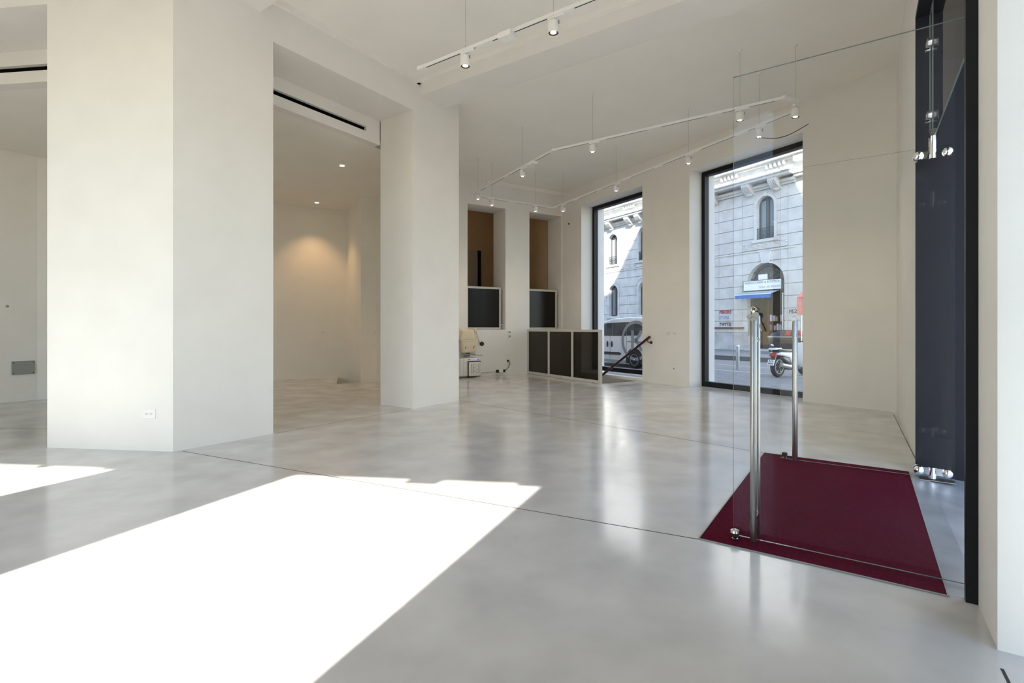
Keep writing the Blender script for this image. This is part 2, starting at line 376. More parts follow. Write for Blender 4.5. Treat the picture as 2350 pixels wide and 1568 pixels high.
for i, (a, b) in enumerate(((sun_r1, ds), (sun_r2, ds2))):
    t = thing('window_%d' % (3 + i), ('first', 'second')[i] + ' tall sunny street window behind the viewer', 'window', xyz((a + b) / 2, 0), kind='structure')
    m_ = -ND * (tw - 0.10)
    MB().seg(a + m_, b + m_, -ND, 0.012, 0.03, 4.235).build('pane', M['sunpane'], t)
    MB().seg(a + m_, b + m_, -ND, 0.05, 0.0, 0.03).build('frame_sill', M['black'], t)
a, b = Q - C * 0.36 - B * 0.40, q2 - B * 0.40
t = thing('window_5', 'tall street window just right of the viewer', 'window', xyz((a + b) / 2, 0), kind='structure')
MB().seg(a, b, -B, 0.012, 0.0, 4.25).build('pane', M['sunpane'], t)
ab = thing('sun_edge_blocks', 'unseen blocks added under the heads of the sunny windows to notch the sun patch', 'awning', xyz(sun_l1, 4.2))  # unseen blocks added outside to step the far edge of the sun patch
for x0_, x1_, zb_ in ((-2.82, -2.56, 4.165), (-2.0, -1.60, 4.198), (-3.44, -3.41, 4.21), (-5.99, -5.89, 4.205), (-5.41, -5.0, 4.222)):
    MB().seg(Dp(x0_, dout - 0.03), Dp(x1_, dout - 0.03), ND, 0.03, zb_, 4.5).build('bracket', M['black'], ab, bev=(0.008, 1))
# left side walls
lw = MB()
lw.seg(end + D * -0.1, LW0 - C * 4.4, D, 0.3, -0.3, 5.0)
lw.seg(LW0 - C * 4.4, LW1, B, 0.25, -0.3, 5.0); lw.seg(LW1, LW2, V2(-N.y, N.x), 0.25, -0.3, 5.0)
lw.seg(LW2, V2(-5.95, 11.03), V2(-1, 0), 0.25, -0.3, 5.0)
struct('wall_left', lw, M['wall'], 'shaded white wall at the far left edge', 'wall')
rw = MB()
rw.seg(R2a - N * 2.35, R2a + N * 0.05, A, 0.2, -0.3, 5.0)
rw.prism([R2a, R2b, R2c, R2d, P2L + C * 0.45 + B * 0.05, P3 + B * 0.69, P3 + B * 0.5, V2(-1.75, 12.0), BW0, R2a + A * 0.2], -0.3, 5.0)
struct('wall_inner', rw, M['wall'], 'stepped white wall at the back of the inner room', 'wall')

# pillars, beams, bulkheads, ceilings
struct('pillar', MB().prism([P1, P1R, P1R + B * 0.7, P1L + ND * 0.7, P1L], 0.0, 5.0), M['wall'], 'wide white two faced pillar with a socket, in the sun at left', 'pillar')
struct('pillar', MB().prism([P2, P3, P3 + B * 0.69, P2L], 0.0, 5.0), M['wall'], 'slim white pillar between the inner room and the far room', 'pillar')
struct('beam', MB().prism([P1R, P2, P2 + B * 0.7, P1R + B * 0.7], Z_BEAM1, 5.0), M['wall'], 'white beam joining the two pillars above the inner room', 'beam')
struct('beam', MB().prism([P1L, P1L + D * 5.5, P1L + D * 5.5 + ND * 0.7, P1L + ND * 0.7], Z_BEAM1, 5.0), M['wall'], 'white beam running left from the wide pillar', 'beam')
b2a = ray(P1, C, 962); b2b = ray(P1, C, 1018)
LB = 5.75
struct('beam', MB().prism([b2a, b2b, b2b - B * LB, b2a - B * LB], Z_BEAM, 5.0), M['wall'], 'white ceiling beam running from slim pillar to the entrance', 'beam')
b3b = ray(P1, C, 597); b3a = b3b - C * 0.56
struct('beam', MB().prism([b3a, b3b, b3b - B * LB, b3a - B * LB], Z_BEAM, 5.0), M['wall'], 'white ceiling beam running from wide pillar overhead', 'beam')
mo = MB()
mo.seg(b3b + B * 0.0, b2a, -B, 0.05, 4.69, 4.75); mo.seg(b2a, b2a - B * LB, -C, 0.05, 4.69, 4.75); mo.seg(BK - N * 1.1, K, -A, 0.05, 4.66, 4.75)
struct('trim_5', mo, M['ceil'], 'thin stepped moulding where the beams meet the ceiling', 'moulding')
cm = MB().prism([Dp(-11, dout), G0 - B * 0.5, E_ - B * 0.5, E_ + N * 0.6, K + N * 0.6 + A * 0.5, BW0 + A * 0.5, P3 + B * 0.4, P1R + B * 0.35, P1L + ND * 0.35, P1L + D * 5.5 + ND * 0.3], Z_CEIL, 4.97)
struct('ceiling', cm, M['ceil'], 'white painted ceiling of the main shop', 'ceiling')
def bulkhead(p, q, n, xs, slot_to):
    # fascia with a recessed black slot; p..q is the face, n points away from the viewer
    m = MB(); L = (q - p).length; d = (q - p).normalized(); e = p + d * slot_to
    m.seg(p, q, n, 0.14, 4.12, Z_BEAM1); m.seg(p, q, n, 0.14, Z_LOW, 4.05); m.seg(e, q, n, 0.14, 4.05, 4.12)
    return m, MB().seg(p, e, n * 1.0, 0.10, 4.05, 4.12)
f0 = P1R + B * 0.7; f1 = P2L + B * 0.012
m, s_ = bulkhead(f0, f1, B, 0, (ray(f0, C, 841) - f0).length)
struct('bulkhead', m, M['wall'], 'white fascia with slot above the inner room', 'bulkhead')
sl_ = MB().seg(f0 + B * 0.05, ray(f0, C, 841) + B * 0.05, B, 0.08, 4.05, 4.12)
tag(sl_.build('air_slot', M['slot']), 'long black air slot in the fascia over the inner room', 'air vent')
g0 = P1L + ND * 0.7; g1 = g0 + D * 4.3
m, s_ = bulkhead(g1, g0, ND, 0, 4.2)
struct('bulkhead', m, M['wall'], 'white fascia with slot left of the wide pillar', 'bulkhead')
tag(MB().seg(g1 + ND * 0.05, g0 + ND * 0.05 + D * 0.1, ND, 0.08, 4.05, 4.12).build('air_slot', M['slot']), 'black air slot in the fascia left of the wide pillar', 'air vent')
lc = MB().prism([f0 + B * 0.14, f1 + B * 0.14, P2L + B * 0.14 + C * 0.4, R2d + N * 0.4, R2a + N * 0.8 + A * 0.1, R2a - N * 2.3 + A * 0.1, V2(-6.3, 11.2), V2(-6.2, 9.3), LW1 + V2(-0.3, 0.6), LW0 - C * 3 + B * 0.3, g1 + ND * 0.14, g0 + ND * 0.14], Z_LOW, 4.05)
struct('ceiling_inner', lc, M['ceil'], 'lower white ceiling of the inner room', 'ceiling')

# upper storeys of this corner building (they shade the street)
O = V2(6.2, 6.07); Ob = O + A * 10.65
up = MB().prism([O, Ob, Ob - N * 13, V2(-13, 2.0), Dp(-13, dout), Dp(1.2, dout) , O - A * 1.2 - N * 1.0], 5.0, 26.5)
up.prism([Ob, Ob + A * 26, Ob + A * 26 - N * 13, Ob - N * 13], 5.0, 21.4)
up.prism([Ob + A * 1.8, Ob + A * 26, Ob + A * 26 - N * 13, Ob + A * 1.8 - N * 13], -0.3, 5.0)
up.prism([Q - B * 0.5 - C * 4.2, Q - B * 0.5 + C * 5.4, Q - B * 1.9 + C * 5.4, Q - B * 1.9 - C * 4.2], 4.3, 5.0)  # unseen overhang added to keep the sun off the entrance paving
struct('building_upper', up, M['stone'], 'upper storeys of the corner building above this shop, with an added overhang shading the entrance', 'building')

# ------------------------------------------------------------------ entrance: doors, transom, mat, ramp
DN0 = V2(1.217, 2.791); out = -B; DL = 1.137; PV = 1.027
GL = [M['glass'], M['edge']]
def leaf(p0, label, DL, PV):
    t = thing('glass_door', label, 'door', xyz(p0 + out * PV, 0))
    gm = MB(); n = C * 0.006
    P = [p0 - n, p0 + out * DL - n]
    poly = [xyz(P[0], 0.018), xyz(P[1], 0.018), xyz(P[1], 2.53), xyz(P[0], 2.53)]
    gm.extr(poly, (C.x * 0.012, C.y * 0.012, 0), 0, 1)
    gm.build('pane', GL, t)
    hp = p0 + out * 0.11
    for sgn in (-1, 1):
        c_ = hp + C * (0.058 * sgn)
        h = MB().lathe([(0.0, 0), (0.013, 0), (0.016, 0.004), (0.016, 1.19), (0.012, 1.196), (0, 1.196)], xyz(c_, 0.025), n=18)
        hb_ = h.build('handle_bar', M['steel'], t, smooth=True)
        for z in (0.145, 1.09):
            MB().cyl(xyz(c_, z), xyz(hp + C * (0.006 * sgn), z), 0.010, 12).lathe([(0.019, 0), (0.019, 0.006)], xyz(hp + C * (0.006 * sgn), z), (C.x * sgn, C.y * sgn, 0), 14).build('standoff', M['chrome'], hb_, smooth=True)
    pv = p0 + out * PV
    for z, dz in ((2.47, 1), (0.065, -1)):
        mb = MB()
        mb.box(xyz(pv, z), 0.20, 0.036, 0.055, out)
        mb.cyl(xyz(pv - C * 0.0, z), xyz(pv, z + dz * (0.13 if dz > 0 else 0.055)), 0.024, 16)
        mb.cyl(xyz(pv, z - 0.03), xyz(pv, z + 0.03), 0.027, 16)
        pf = mb.build('pivot_patch', M['chrome'], t, bev=None, smooth=True)
        for s2 in (-1, 1):
            for s3 in (-1, 1):
                cc = pv + out * (0.085 * s2) + C * (0.018 * s3)
                MB().lathe([(0.0, 0), (0.031, 0), (0.033, 0.006), (0.030, 0.022), (0.018, 0.032), (0, 0.034)], xyz(cc, z), (C.x * s3, C.y * s3, 0), 18).build('button', M['chrome'], pf, smooth=True)
    return t
DF0 = DN0 + C * 2.0
door_n = leaf(DN0, 'near glass door leaf standing open, with bunch of keys hanging from its bar handle', 1.30, 1.20)
door_f = leaf(DF0, 'far glass door leaf standing open, beside the dark navy jamb', DL, PV)
pn = DN0 + out * PV; pf_ = DF0 + out * PV
tr = thing('glass_transom', 'fixed glass pane with round clamps above the open glass doors', 'glass panel', xyz(pn, 2.56))
jn = isect(pn, C, Q + C * 0.035, B); jf = isect(pn, C, Q + C * (T1 - 0.035), B)
gm = MB(); gm.extr([xyz(jn + out * 0.006, 2.575), xyz(pf_ + out * 0.006, 2.575), xyz(pf_ + out * 0.006, Z_OPEN - 0.035), xyz(jn + out * 0.006, Z_OPEN - 0.035)], (-out.x * 0.009, -out.y * 0.009, 0), 0, 1); gm.build('pane', GL, tr)
pg = pf_ + C * 0.006
gm = MB(); gm.extr([xyz(pg + out * 0.006, 2.575), xyz(jf + out * 0.006, 2.575), xyz(jf + out * 0.006, Z_OPEN - 0.035), xyz(pg + out * 0.006, Z_OPEN - 0.035)], (-out.x * 0.009, -out.y * 0.009, 0), 0, 1); gm.build('side_pane', GL, tr)
for z in (2.76, 3.31):
    cl = MB(); cl.box(xyz(pf_ - out * 0.014, z), 0.12, 0.016, 0.028, C); cl.box(xyz(pf_ - out * 0.028, z), 0.03, 0.03, 0.05, C)
    clo = cl.build('clamp', M['chrome'], tr)
    for s2 in (-1, 1):
        MB().lathe([(0.0, 0), (0.026, 0), (0.030, 0.006), (0.030, 0.026), (0.024, 0.030), (0.022, 0.018), (0, 0.018)], xyz(pf_ + C * (0.048 * s2) - out * 0.008, z), (-out.x, -out.y, 0), 18).build('disc', M['steel'], clo, smooth=True)
cl = MB(); cl.box(xyz(pf_ - C * 0.06, 2.60), 0.17, 0.04, 0.05, C); cl.cyl(xyz(pf_ - C * 0.13, 2.60), xyz(pf_ + C * 0.02, 2.60), 0.022, 14)
cl.build('pivot_block', M['chrome'], tr, smooth=True)
# keys on the near handle
kp = DN0 + out * 0.11 - C * 0.058
ky = thing('key_bunch', 'bunch of keys hanging in the top of the near door handle', 'keys', xyz(kp, 1.14))
kz = 1.222
MB().lathe([(0, 0), (0.006, 0), (0.006, 0.024), (0, 0.026)], xyz(kp, kz - 0.002)).torus(xyz(kp, kz + 0.03), 0.012, 0.0022, (C.x, C.y, 0)).build('ring', M['chrome'], ky, smooth=True)
def key(dx, zt, L, wid, tilt):
    c_ = kp + out * dx - C * 0.018
    m_ = MB(); m_.lathe([(0, -0.0012), (wid, -0.0012), (wid, 0.0012), (0, 0.0012)], xyz(c_, zt), (C.x, C.y, 0), 18)
    e_ = c_ + out * tilt
    m_.extr([xyz(c_ - out * 0.004, zt - wid * 0.6), xyz(c_ + out * 0.004, zt - wid * 0.6), xyz(e_ + out * 0.003, zt - L), xyz(e_ - out * 0.003, zt - L)], (C.x * 0.002, C.y * 0.002, 0))
    return m_.build('key', M['keymetal'], ky)
key(0.013, kz - 0.002, 0.085, 0.017, 0.030); key(-0.016, kz - 0.010, 0.10, 0.014, -0.004); key(-0.002, kz - 0.02, 0.095, 0.012, 0.004)
fk = DF0 + out * 0.11 - C * 0.058
tag(MB().lathe([(0, 0), (0.006, 0), (0.006, 0.02), (0, 0.022)], xyz(fk, 1.2205)).torus(xyz(fk, 1.246), 0.011, 0.002, (C.x, C.y, 0)).lathe([(0, -0.001), (0.019, -0.001), (0.019, 0.001), (0, 0.001)], xyz(fk - C * 0.012, 1.225), (C.x, C.y, 0), 16).build('door_key', M['steel'], None, xyz(fk, 1.22)), 'single key left in the top of the far door handle', 'keys')
# door stops standing on the mat
def stop(p, label, top):
    t = thing('door_stop', label, 'door stop', xyz(p, 0.006))
    MB().lathe([(0, 0), (0.017, 0), (0.017, 0.008), (0.013, 0.012), (0.013, 0.02), (0, 0.02)], xyz(p, 0.006), n=18).build('base', M['chrome'], t, smooth=True)
    MB().lathe([(0, 0), (0.021, 0), (0.021, 0.018), (0, 0.018)], xyz(p, 0.026), n=18).build('rubber_ring', M['rubber'], t, smooth=True)
    MB().lathe([(0.0, 0), (0.024, 0), (0.022, 0.012), (0.010, 0.018), (0, 0.0185)], xyz(p, 0.044), n=18).build('cap', top, t, smooth=True)
stop(DN0 + out * 0.015 - C * 0.036, 'chrome capped door stop on burgundy mat by the near door corner', M['chrome'])
stop(DF0 + out * 0.025 + C * 0.05, 'black capped door stop by the far door corner', M['rubber'])
# entrance mat
m0, m1, m2, m3 = V2(1.017, 2.768), V2(2.324, 4.684), V2(3.179, 4.062), V2(1.868, 2.172)
mt = thing('entrance_mat', 'burgundy carpet mat set into the floor inside the glass entrance', 'mat', xyz((m0 + m2) / 2, 0))
MB().prism([m0, m1, m2, m3], 0.0008, 0.0055).build('pile', M['carpet'], mt)
for p, q in ((m0, m1), (m1, m2), (m2, m3), (m3, m0)):
    d = (q - p).normalized(); n = V2(-d.y, d.x)
    MB().prism([p - n * 0.004, q - n * 0.004, q + n * 0.003, p + n * 0.003], 0.0008, 0.0062).build('edge_strip', M['greyplastic'], mt)
# threshold and ramp of metal sheet
rp = thing('threshold_ramp', 'scuffed zinc sheet ramp outside the burgundy mat', 'ramp', xyz((m2 + m3) / 2, 0))
ra, rb = Q + C * 0.032 - B * 0.025, Q + C * (T1 - 0.032) - B * 0.025
rm = MB(); rm.extr([xyz(ra, -0.004), xyz(ra - B * 0.50, -0.05), xyz(ra - B * 0.50, -0.07), xyz(ra, -0.03)], (C.x * (T1 - 0.064), C.y * (T1 - 0.064), 0)); rm.build('sheet', M['ramp'], rp)
MB().prism([isect(m3, C, ra, B), isect(m2, C, rb, B), rb, ra], -0.03, 0.001).build('flat_sheet', M['ramp'], rp)
for tt in (0.9, 1.12):
    MB().lathe([(0, 0), (0.012, 0), (0.009, 0.004), (0, 0.005)], xyz(ra + C * tt - B * 0.14, -0.0175), n=12).build('screw', M['chrome'], rp, smooth=True)
MB().prism([pf_ - C * 0.05 - B * 0.13, pf_ + C * 0.05 - B * 0.13, pf_ + C * 0.05 + B * 0.08, pf_ - C * 0.05 + B * 0.08], 0.0005, 0.0035).build('floor_spring_cover', M['steel'], rp)

# ------------------------------------------------------------------ track lighting
Z_TR = 4.0
def lamp_proto():
    t = thing('spotlight', 'x', 'spotlight', (0, 0, 0), 'white cylinder spotlights on the suspended tracks')
    MB().lathe([(0.0, 0.0), (0.040, 0.0), (0.048, -0.006), (0.052, -0.014), (0.052, -0.110), (0.048, -0.112), (0.044, -0.100), (0.0, -0.098)], (0, 0, -0.03), n=28).build('housing', M['white_metal'], t, smooth=True)
    MB().lathe([(0.030, -0.006), (0.043, -0.012), (0.0445, 0.0), (0.030, -0.001)], (0, 0, -0.128), n=28).build('ring', M['amber'], t, smooth=True)
    MB().lathe([(0.0, -0.004), (0.022, -0.003), (0.033, 0.004), (0.0, 0.004)], (0, 0, -0.134), n=24).build('lens', M['lens'], t, smooth=True)
    MB().box((0.03, 0, 0.0), 0.17, 0.030, 0.022).cyl((0, 0, -0.032), (0, 0, 0.0), 0.012, 10).build('adapter', M['white_metal'], t)
    MB().box((0.056, 0, -0.055), 0.006, 0.016, 0.03).build('tilt_screw', M['greyplastic'], t)
    ld = bpy.data.lights.new('spot_beam', 'SPOT'); ld.energy = SPOT_W; ld.color = (1.0, 0.80, 0.56); ld.spot_size = radians(115); ld.spot_blend = 0.7; ld.shadow_soft_size = 0.03
    lo = bpy.data.objects.new('spot_beam', ld); COL.objects.link(lo); lo.parent = t; lo.location = (0, 0, -0.145)
    return t
lamp0 = lamp_proto()
def tr_pt(x, y): 
    Y = FPX * (Z_TR - CAM_H) / (HORIZON - y); return V2((x - CX) * Y / FPX, Y)
A1, A2, A3 = V2(-0.86, 10.82), V2(0.66, 8.12), V2(3.36, 6.27)
A4 = A3 + N * 0.32 + A * 0.05; A5 = V2(1.02, 11.92)
A4b = isect(A4, A, A5, A)if False else V2(3.70, 7.32)
loop = [A1, A2, A3, V2(3.58, 6.36), V2(3.72, 6.62), A5, V2(0.90, 11.98), A1]
def rail_seg(p, q, par, grooves=True):
    d = (q - p).normalized()
    MB().box(xyz((p + q) / 2, Z_TR), (q - p).length, 0.034, 0.032, d).build('rail', M['white_metal'], par)
    if grooves and (q - p).length > 0.6:
        L = (q - p).length; k = max(1, int(L / 0.75))
        g = MB()
        for i in range(k):
            a_ = p + d * (L * (i + 0.12) / k); b_ = p + d * (L * (i + 0.88) / k)
            g.box(xyz((a_ + b_) / 2, Z_TR - 0.0165), (b_ - a_).length, 0.010, 0.002, d)
        g.build('contact_groove', M['dark'], par)
track = thing('lighting_track', 'white suspended lighting track forming a loop over the far room', 'lighting track', xyz(A2, Z_TR))
for i in range(len(loop) - 1): rail_seg(loop[i], loop[i + 1], track)
for p in (A1, A2, A3, A5): 
    MB().lathe([(0, -0.02), (0.03, -0.02), (0.03, 0.02), (0, 0.02)], xyz(p, Z_TR), n=14).build('corner_joint', M['white_metal'], track, smooth=True)
def cable(p, par):
    MB().cyl(xyz(p, Z_TR + 0.016), xyz(p, Z_CEIL - 0.03), 0.0022, 6).build('cable', M['cable'], par)
    MB().lathe([(0, 0), (0.022, 0), (0.022, 0.03), (0, 0.03)], xyz(p, Z_CEIL - 0.03), n=14).build('ceiling_cup', M['white_metal'], par, smooth=True)
e1 = (A2 - A1).normalized(); e2 = (A3 - A2).normalized(); e3 = (A5 - loop[4]).normalized(); e5 = (A1 - A5).normalized()
on_loop = lambda p, d, x: ray(p, d, x)
lamps = [(on_loop(A1, e1, 1097), e1, 'spotlight at the far left corner of the track loop'),
         (on_loop(A1, e5, 1129), e5, 'spotlight in front of the left back opening'),
         (on_loop(A1, e1, 1199), e1, 'spotlight on the left run of the track loop, nearest the slim pillar'),
         (on_loop(A1, e5, 1229), e5, 'spotlight above the right back opening'),
         (on_loop(A5, e3, 1292), -e3, 'spotlight in the back right corner of the track loop'),
         (on_loop(A2, e2, 1360), e2, 'spotlight on the near run of the loop, just past its bend'),
         (on_loop(A5, e3, 1414), -e3, 'spotlight above the window with the white van'),
         (on_loop(A5, e3, 1580), -e3, 'spotlight above the wall between two shop windows'),
         (on_loop(A2, e2, 1698), e2, 'spotlight seen through the near door edge, on the near run'),
         (on_loop(A5, e3, 1742), -e3, 'spotlight with loose cable above the salon view window'),
         (V2(3.60, 6.45), V2(0.7, 0.7), 'spotlight at the right end bend of the track loop')]
for i, (p, d, lab) in enumerate(lamps):
    o = lamp0 if i == 0 else dup(lamp0, (0, 0, 0))
    o.location = xyz(p, Z_TR - 0.028); o.rotation_euler = (0, 0, rz(d)); o['label'] = 'white ' + lab
for p in [l[0] for l in lamps]: cable(p - V2(0.0, 0.0), track)
p = on_loop(A1, e1, 1222); bxm = MB().box(xyz(p, Z_TR - 0.03), 0.16, 0.10, 0.045, e1); bxm.build('feed_box', M['white_metal'], track, bev=(0.006, 2))
T1a = V2(-1.02, 5.57); eT = -B
track2 = thing('lighting_track', 'white suspended lighting track overhead, near the top of view', 'lighting track', xyz(T1a, Z_TR))
rail_seg(T1a, T1a + eT * 3.6, track2)
MB().box(xyz(T1a + eT * 0.04, Z_TR), 0.10, 0.040, 0.038, eT).build('end_cap', M['white_metal'], track2)
for x, lab in ((1068, 'white spotlight overhead, first on the near track'), (1270, 'white spotlight overhead, second on the near track beyond the feed box')):
    p = ray(T1a, eT, x); o = dup(lamp0, xyz(p, Z_TR - 0.028), rz(eT), lab); cable(p, track2)
p = ray(T1a, eT, 1166)
fb = MB().box(xyz(p - C * 0.02, Z_TR - 0.038), 0.15, 0.11, 0.05, eT).build('feed_box', M['white_metal'], track2, bev=(0.005, 2))
MB().cyl(xyz(p - C * 0.03, Z_TR - 0.066), xyz(p - C * 0.03, Z_TR - 0.060), 0.008, 12).build('switch_knob', M['plastic'], fb)
# loose black cable at the window head
cp = []
s0 = lamps[9][0]; s1 = ray(W0 - N * 0.015, A, 1855)
z0c, z1c = zat(s0.y, 315), zat(s1.y, 285)
for i in range(15):
    q = i / 14; P = s0 + (s1 - s0) * q
    cp.append(xyz(P, z0c + (z1c - z0c) * q - 0.11 * sin(pi * q) * (1 - 0.4 * q)))
tag(MB().tube(cp, 0.006, 8).build('loose_cable', M['rubber'], None, xyz(s0, z0c), smooth=True), 'dark loose cable drooping from a spotlight to the wall by the window', 'cable')
# recessed downlights of the inner room
def downlight(x, y, label):
    Y = FPX * (Z_LOW - CAM_H) / (HORIZON - y); p = V2((x - CX) * Y / FPX, Y)
    t = thing('downlight', label, 'downlight', xyz(p, Z_LOW))
    MB().lathe([(0.045, -0.004), (0.075, -0.006), (0.080, 0.0), (0.045, 0.0)], xyz(p, Z_LOW), n=28).build('rim', M['white_metal'], t, smooth=True)
    MB().lathe([(0.0, -0.012), (0.034, -0.008), (0.045, -0.001), (0.0, -0.001)], xyz(p, Z_LOW), n=24).build('lens', M['lens'], t, smooth=True)
    ld = bpy.data.lights.new('down_beam', 'SPOT'); ld.energy = 62; ld.color = (1.0, 0.60, 0.26); ld.spot_size = radians(95); ld.spot_blend = 0.8; ld.shadow_soft_size = 0.04
    lo = bpy.data.objects.new('down_beam', ld); COL.objects.link(lo); lo.parent = t; lo.location = (0, 0, -0.03)
downlight(785, 380, 'recessed downlight in the inner room ceiling, near the slim pillar')
downlight(727, 465, 'recessed downlight in the inner room ceiling, close to its back wall')

# ------------------------------------------------------------------ sockets, switches, controls on the walls
def plate(name, p, n, z, wd, ht, label, cat, mat=None, extra=None):
    # p: plan point on the wall, n: plan normal pointing into the room
    d = V2(-n.y, n.x)
    t = thing(name, label, cat, xyz(p, z))
    MB().box(xyz(p + n * 0.004, z), wd, 0.008, ht, d).build('cover', mat or M['plastic'], t, bev=(0.0025, 1))
    if extra == 'sockets':
        for s_ in (-1, 1):
            c_ = p + d * (s_ * wd * 0.17) + n * 0.0085
            so = MB().lathe([(0, 0), (0.019, 0), (0.019, 0.002), (0.017, 0.001), (0, 0.001)], xyz(c_, z), (n.x, n.y, 0), 18).build('socket', M['plastic'], t)
            m_ = MB()
            for k_ in (-1, 0, 1): m_.cyl(xyz(c_ + d * (0.0075 * k_) + n * 0.001, z), xyz(c_ + d * (0.0075 * k_) + n * 0.0018, z), 0.0028, 8)
            m_.build('pin_hole', M['dark'], so)
    elif extra == 'switch':
        for s_ in (-1, 0, 1):
            MB().box(xyz(p + d * (s_ * wd * 0.22) + n * 0.010, z), wd * 0.19, 0.006, ht * 0.6, d).build('rocker', M['offwhite'], t)
    elif extra == 'one':
        MB().lathe([(0, 0), (0.017, 0), (0.017, 0.003), (0, 0.002)], xyz(p + n * 0.008, z), (n.x, n.y, 0), 16).build('socket', M['greyplastic'], t)
    return t
p = ray(P1, D, 343); plate('wall_socket', p, -ND, zat(p.y, 950), 0.135, 0.088, 'white double wall socket low on the wide pillar', 'socket', extra='sockets')
p = ray(LW0, C, 53); bxt = thing('junction_box', 'grey square junction box low on the far left wall', 'junction box', xyz(p, zat(p.y, 844)))
zz_ = zat(p.y, 844); nn = V2(0.824, -0.566)
MB().box(xyz(p + nn * 0.015, zz_), 0.27, 0.03, 0.21, C).build('lid', M['greyplastic'], bxt, bev=(0.006, 2))
for s_ in (-1, 1):
    for k_ in (-1, 1): MB().cyl(xyz(p + nn * 0.028 + C * (0.115 * s_), zz_ + 0.085 * k_), xyz(p + nn * 0.032 + C * (0.115 * s_), zz_ + 0.085 * k_), 0.008, 8).build('screw', M['dark'], bxt)
p = ray(LW0, C, 17); tag(MB().lathe([(0, 0), (0.02, 0), (0.02, 0.006), (0, 0.006)], xyz(p, zat(p.y, 703)), (nn.x, nn.y, 0), 12).build('blank_plate', M['greyplastic'], None, xyz(p, zat(p.y, 703))), 'tiny round cap on the far left wall', 'wall cap')
p = ray(R2a, N, 741); plate('light_switch', p, -A, zat(p.y, 763), 0.13, 0.085, 'switch plate on the back wall of the inner room', 'switch', extra='switch'); plate('wall_socket', p, -A, zat(p.y, 835), 0.14, 0.085, 'double socket low on the back wall of the inner room', 'socket', extra='sockets')
p = ray(R2b, N, 861); plate('light_switch', R2b + (R2c - R2b) * 0.90, V2(0.45, -0.89), zat(10.8, 763), 0.07, 0.08, 'switch plate on the stepped corner of inner room, near slim pillar', 'switch', extra='switch')
p = ray(R2c, (R2d - R2c).normalized(), 871); plate('wall_socket', p, -N, zat(p.y, 855), 0.08, 0.09, 'small socket beside the slim pillar in the inner room', 'socket', extra='one')
for x, lab in ((1534, 'left switch plate of a pair between the shop windows'), (1548, 'right switch plate of a pair between the shop windows')):
    p = ray(W0, A, x); plate('light_switch', p, -N, zat(p.y, 765), 0.125, 0.085, lab, 'switch', extra='switch')
p = ray(W0, A, 1547); plate('wall_socket', p, -N, zat(p.y, 846), 0.11, 0.09, 'socket low on the wall between the two shop windows', 'socket', extra='one')
p = ray(BK, N, 1168); z_ = zat(p.y, 767); d_ = N
ct = thing('wall_remote', 'slim white call control with grey buttons between the back openings', 'control', xyz(p, z_))
MB().box(xyz(p - A * 0.018, z_), 0.075, 0.036, 0.17, N).build('body', M['plastic'], ct, bev=(0.006, 2))
for dz in (0.05, -0.05): MB().box(xyz(p - A * 0.038, z_ + dz), 0.045, 0.006, 0.04, N).build('button', M['greyplastic'], ct)
# plug, cable and adapter of the stair lift
p = ray(BK, N, 1165); z_ = zat(p.y, 828)
pw = thing('power_adapter', 'black and white power adapter with lead plugged in low on the back wall', 'power adapter', xyz(p, z_))
MB().box(xyz(p - A * 0.02, z_), 0.045, 0.04, 0.05, N).build('plug', M['rubber'], pw, bev=(0.006, 1))
p2 = ray(BK, N, 1156); p3 = ray(BK, N, 1140); p4 = ray(BK, N, 1100)
MB().tube([xyz(p - A * 0.04, z_), xyz(p - A * 0.05 + N * 0.04, z_ - 0.04), xyz(p - A * 0.05 + N * 0.03, z_ - 0.10), xyz(p - A * 0.04, z_ - 0.16), xyz(p2 - A * 0.04 + N * 0.04, zat(p2.y, 849)), xyz(p2 - A * 0.04, zat(p2.y, 851))], 0.007, 8).build('lead', M['rubber'], pw, smooth=True)
zz2 = zat(p3.y, 852)
MB().box(xyz(p3 - A * 0.03, zz2), 0.06, 0.05, 0.07, N).build('black_block', M['rubber'], pw, bev=(0.006, 1))
MB().box(xyz((p3 + p2) / 2 - A * 0.03, zz2), 0.11, 0.045, 0.075, N).build('white_block', M['plastic'], pw, bev=(0.006, 1))
MB().box(xyz(p2 - A * 0.03, zz2 + 0.003), 0.045, 0.05, 0.065, N).build('black_block', M['rubber'], pw, bev=(0.006, 1))
MB().tube([xyz(p3 - A * 0.02, zz2 - 0.01), xyz((p3 + p4) / 2 - A * 0.012, zz2 - 0.02), xyz(p4 - A * 0.012, zz2 - 0.025)], 0.006, 8).build('output_lead', M['greyplastic'], pw, smooth=True)
p = ray(W0, A, 1306); tag(MB().lathe([(0, 0), (0.02, 0), (0.02, 0.02), (0, 0.02)], xyz(p, zat(p.y, 514)), (-N.x, -N.y, 0), 10).build('wall_hook', M['dark'], None, xyz(p, zat(p.y, 514))), 'small dark hook high in the back right corner', 'hook')

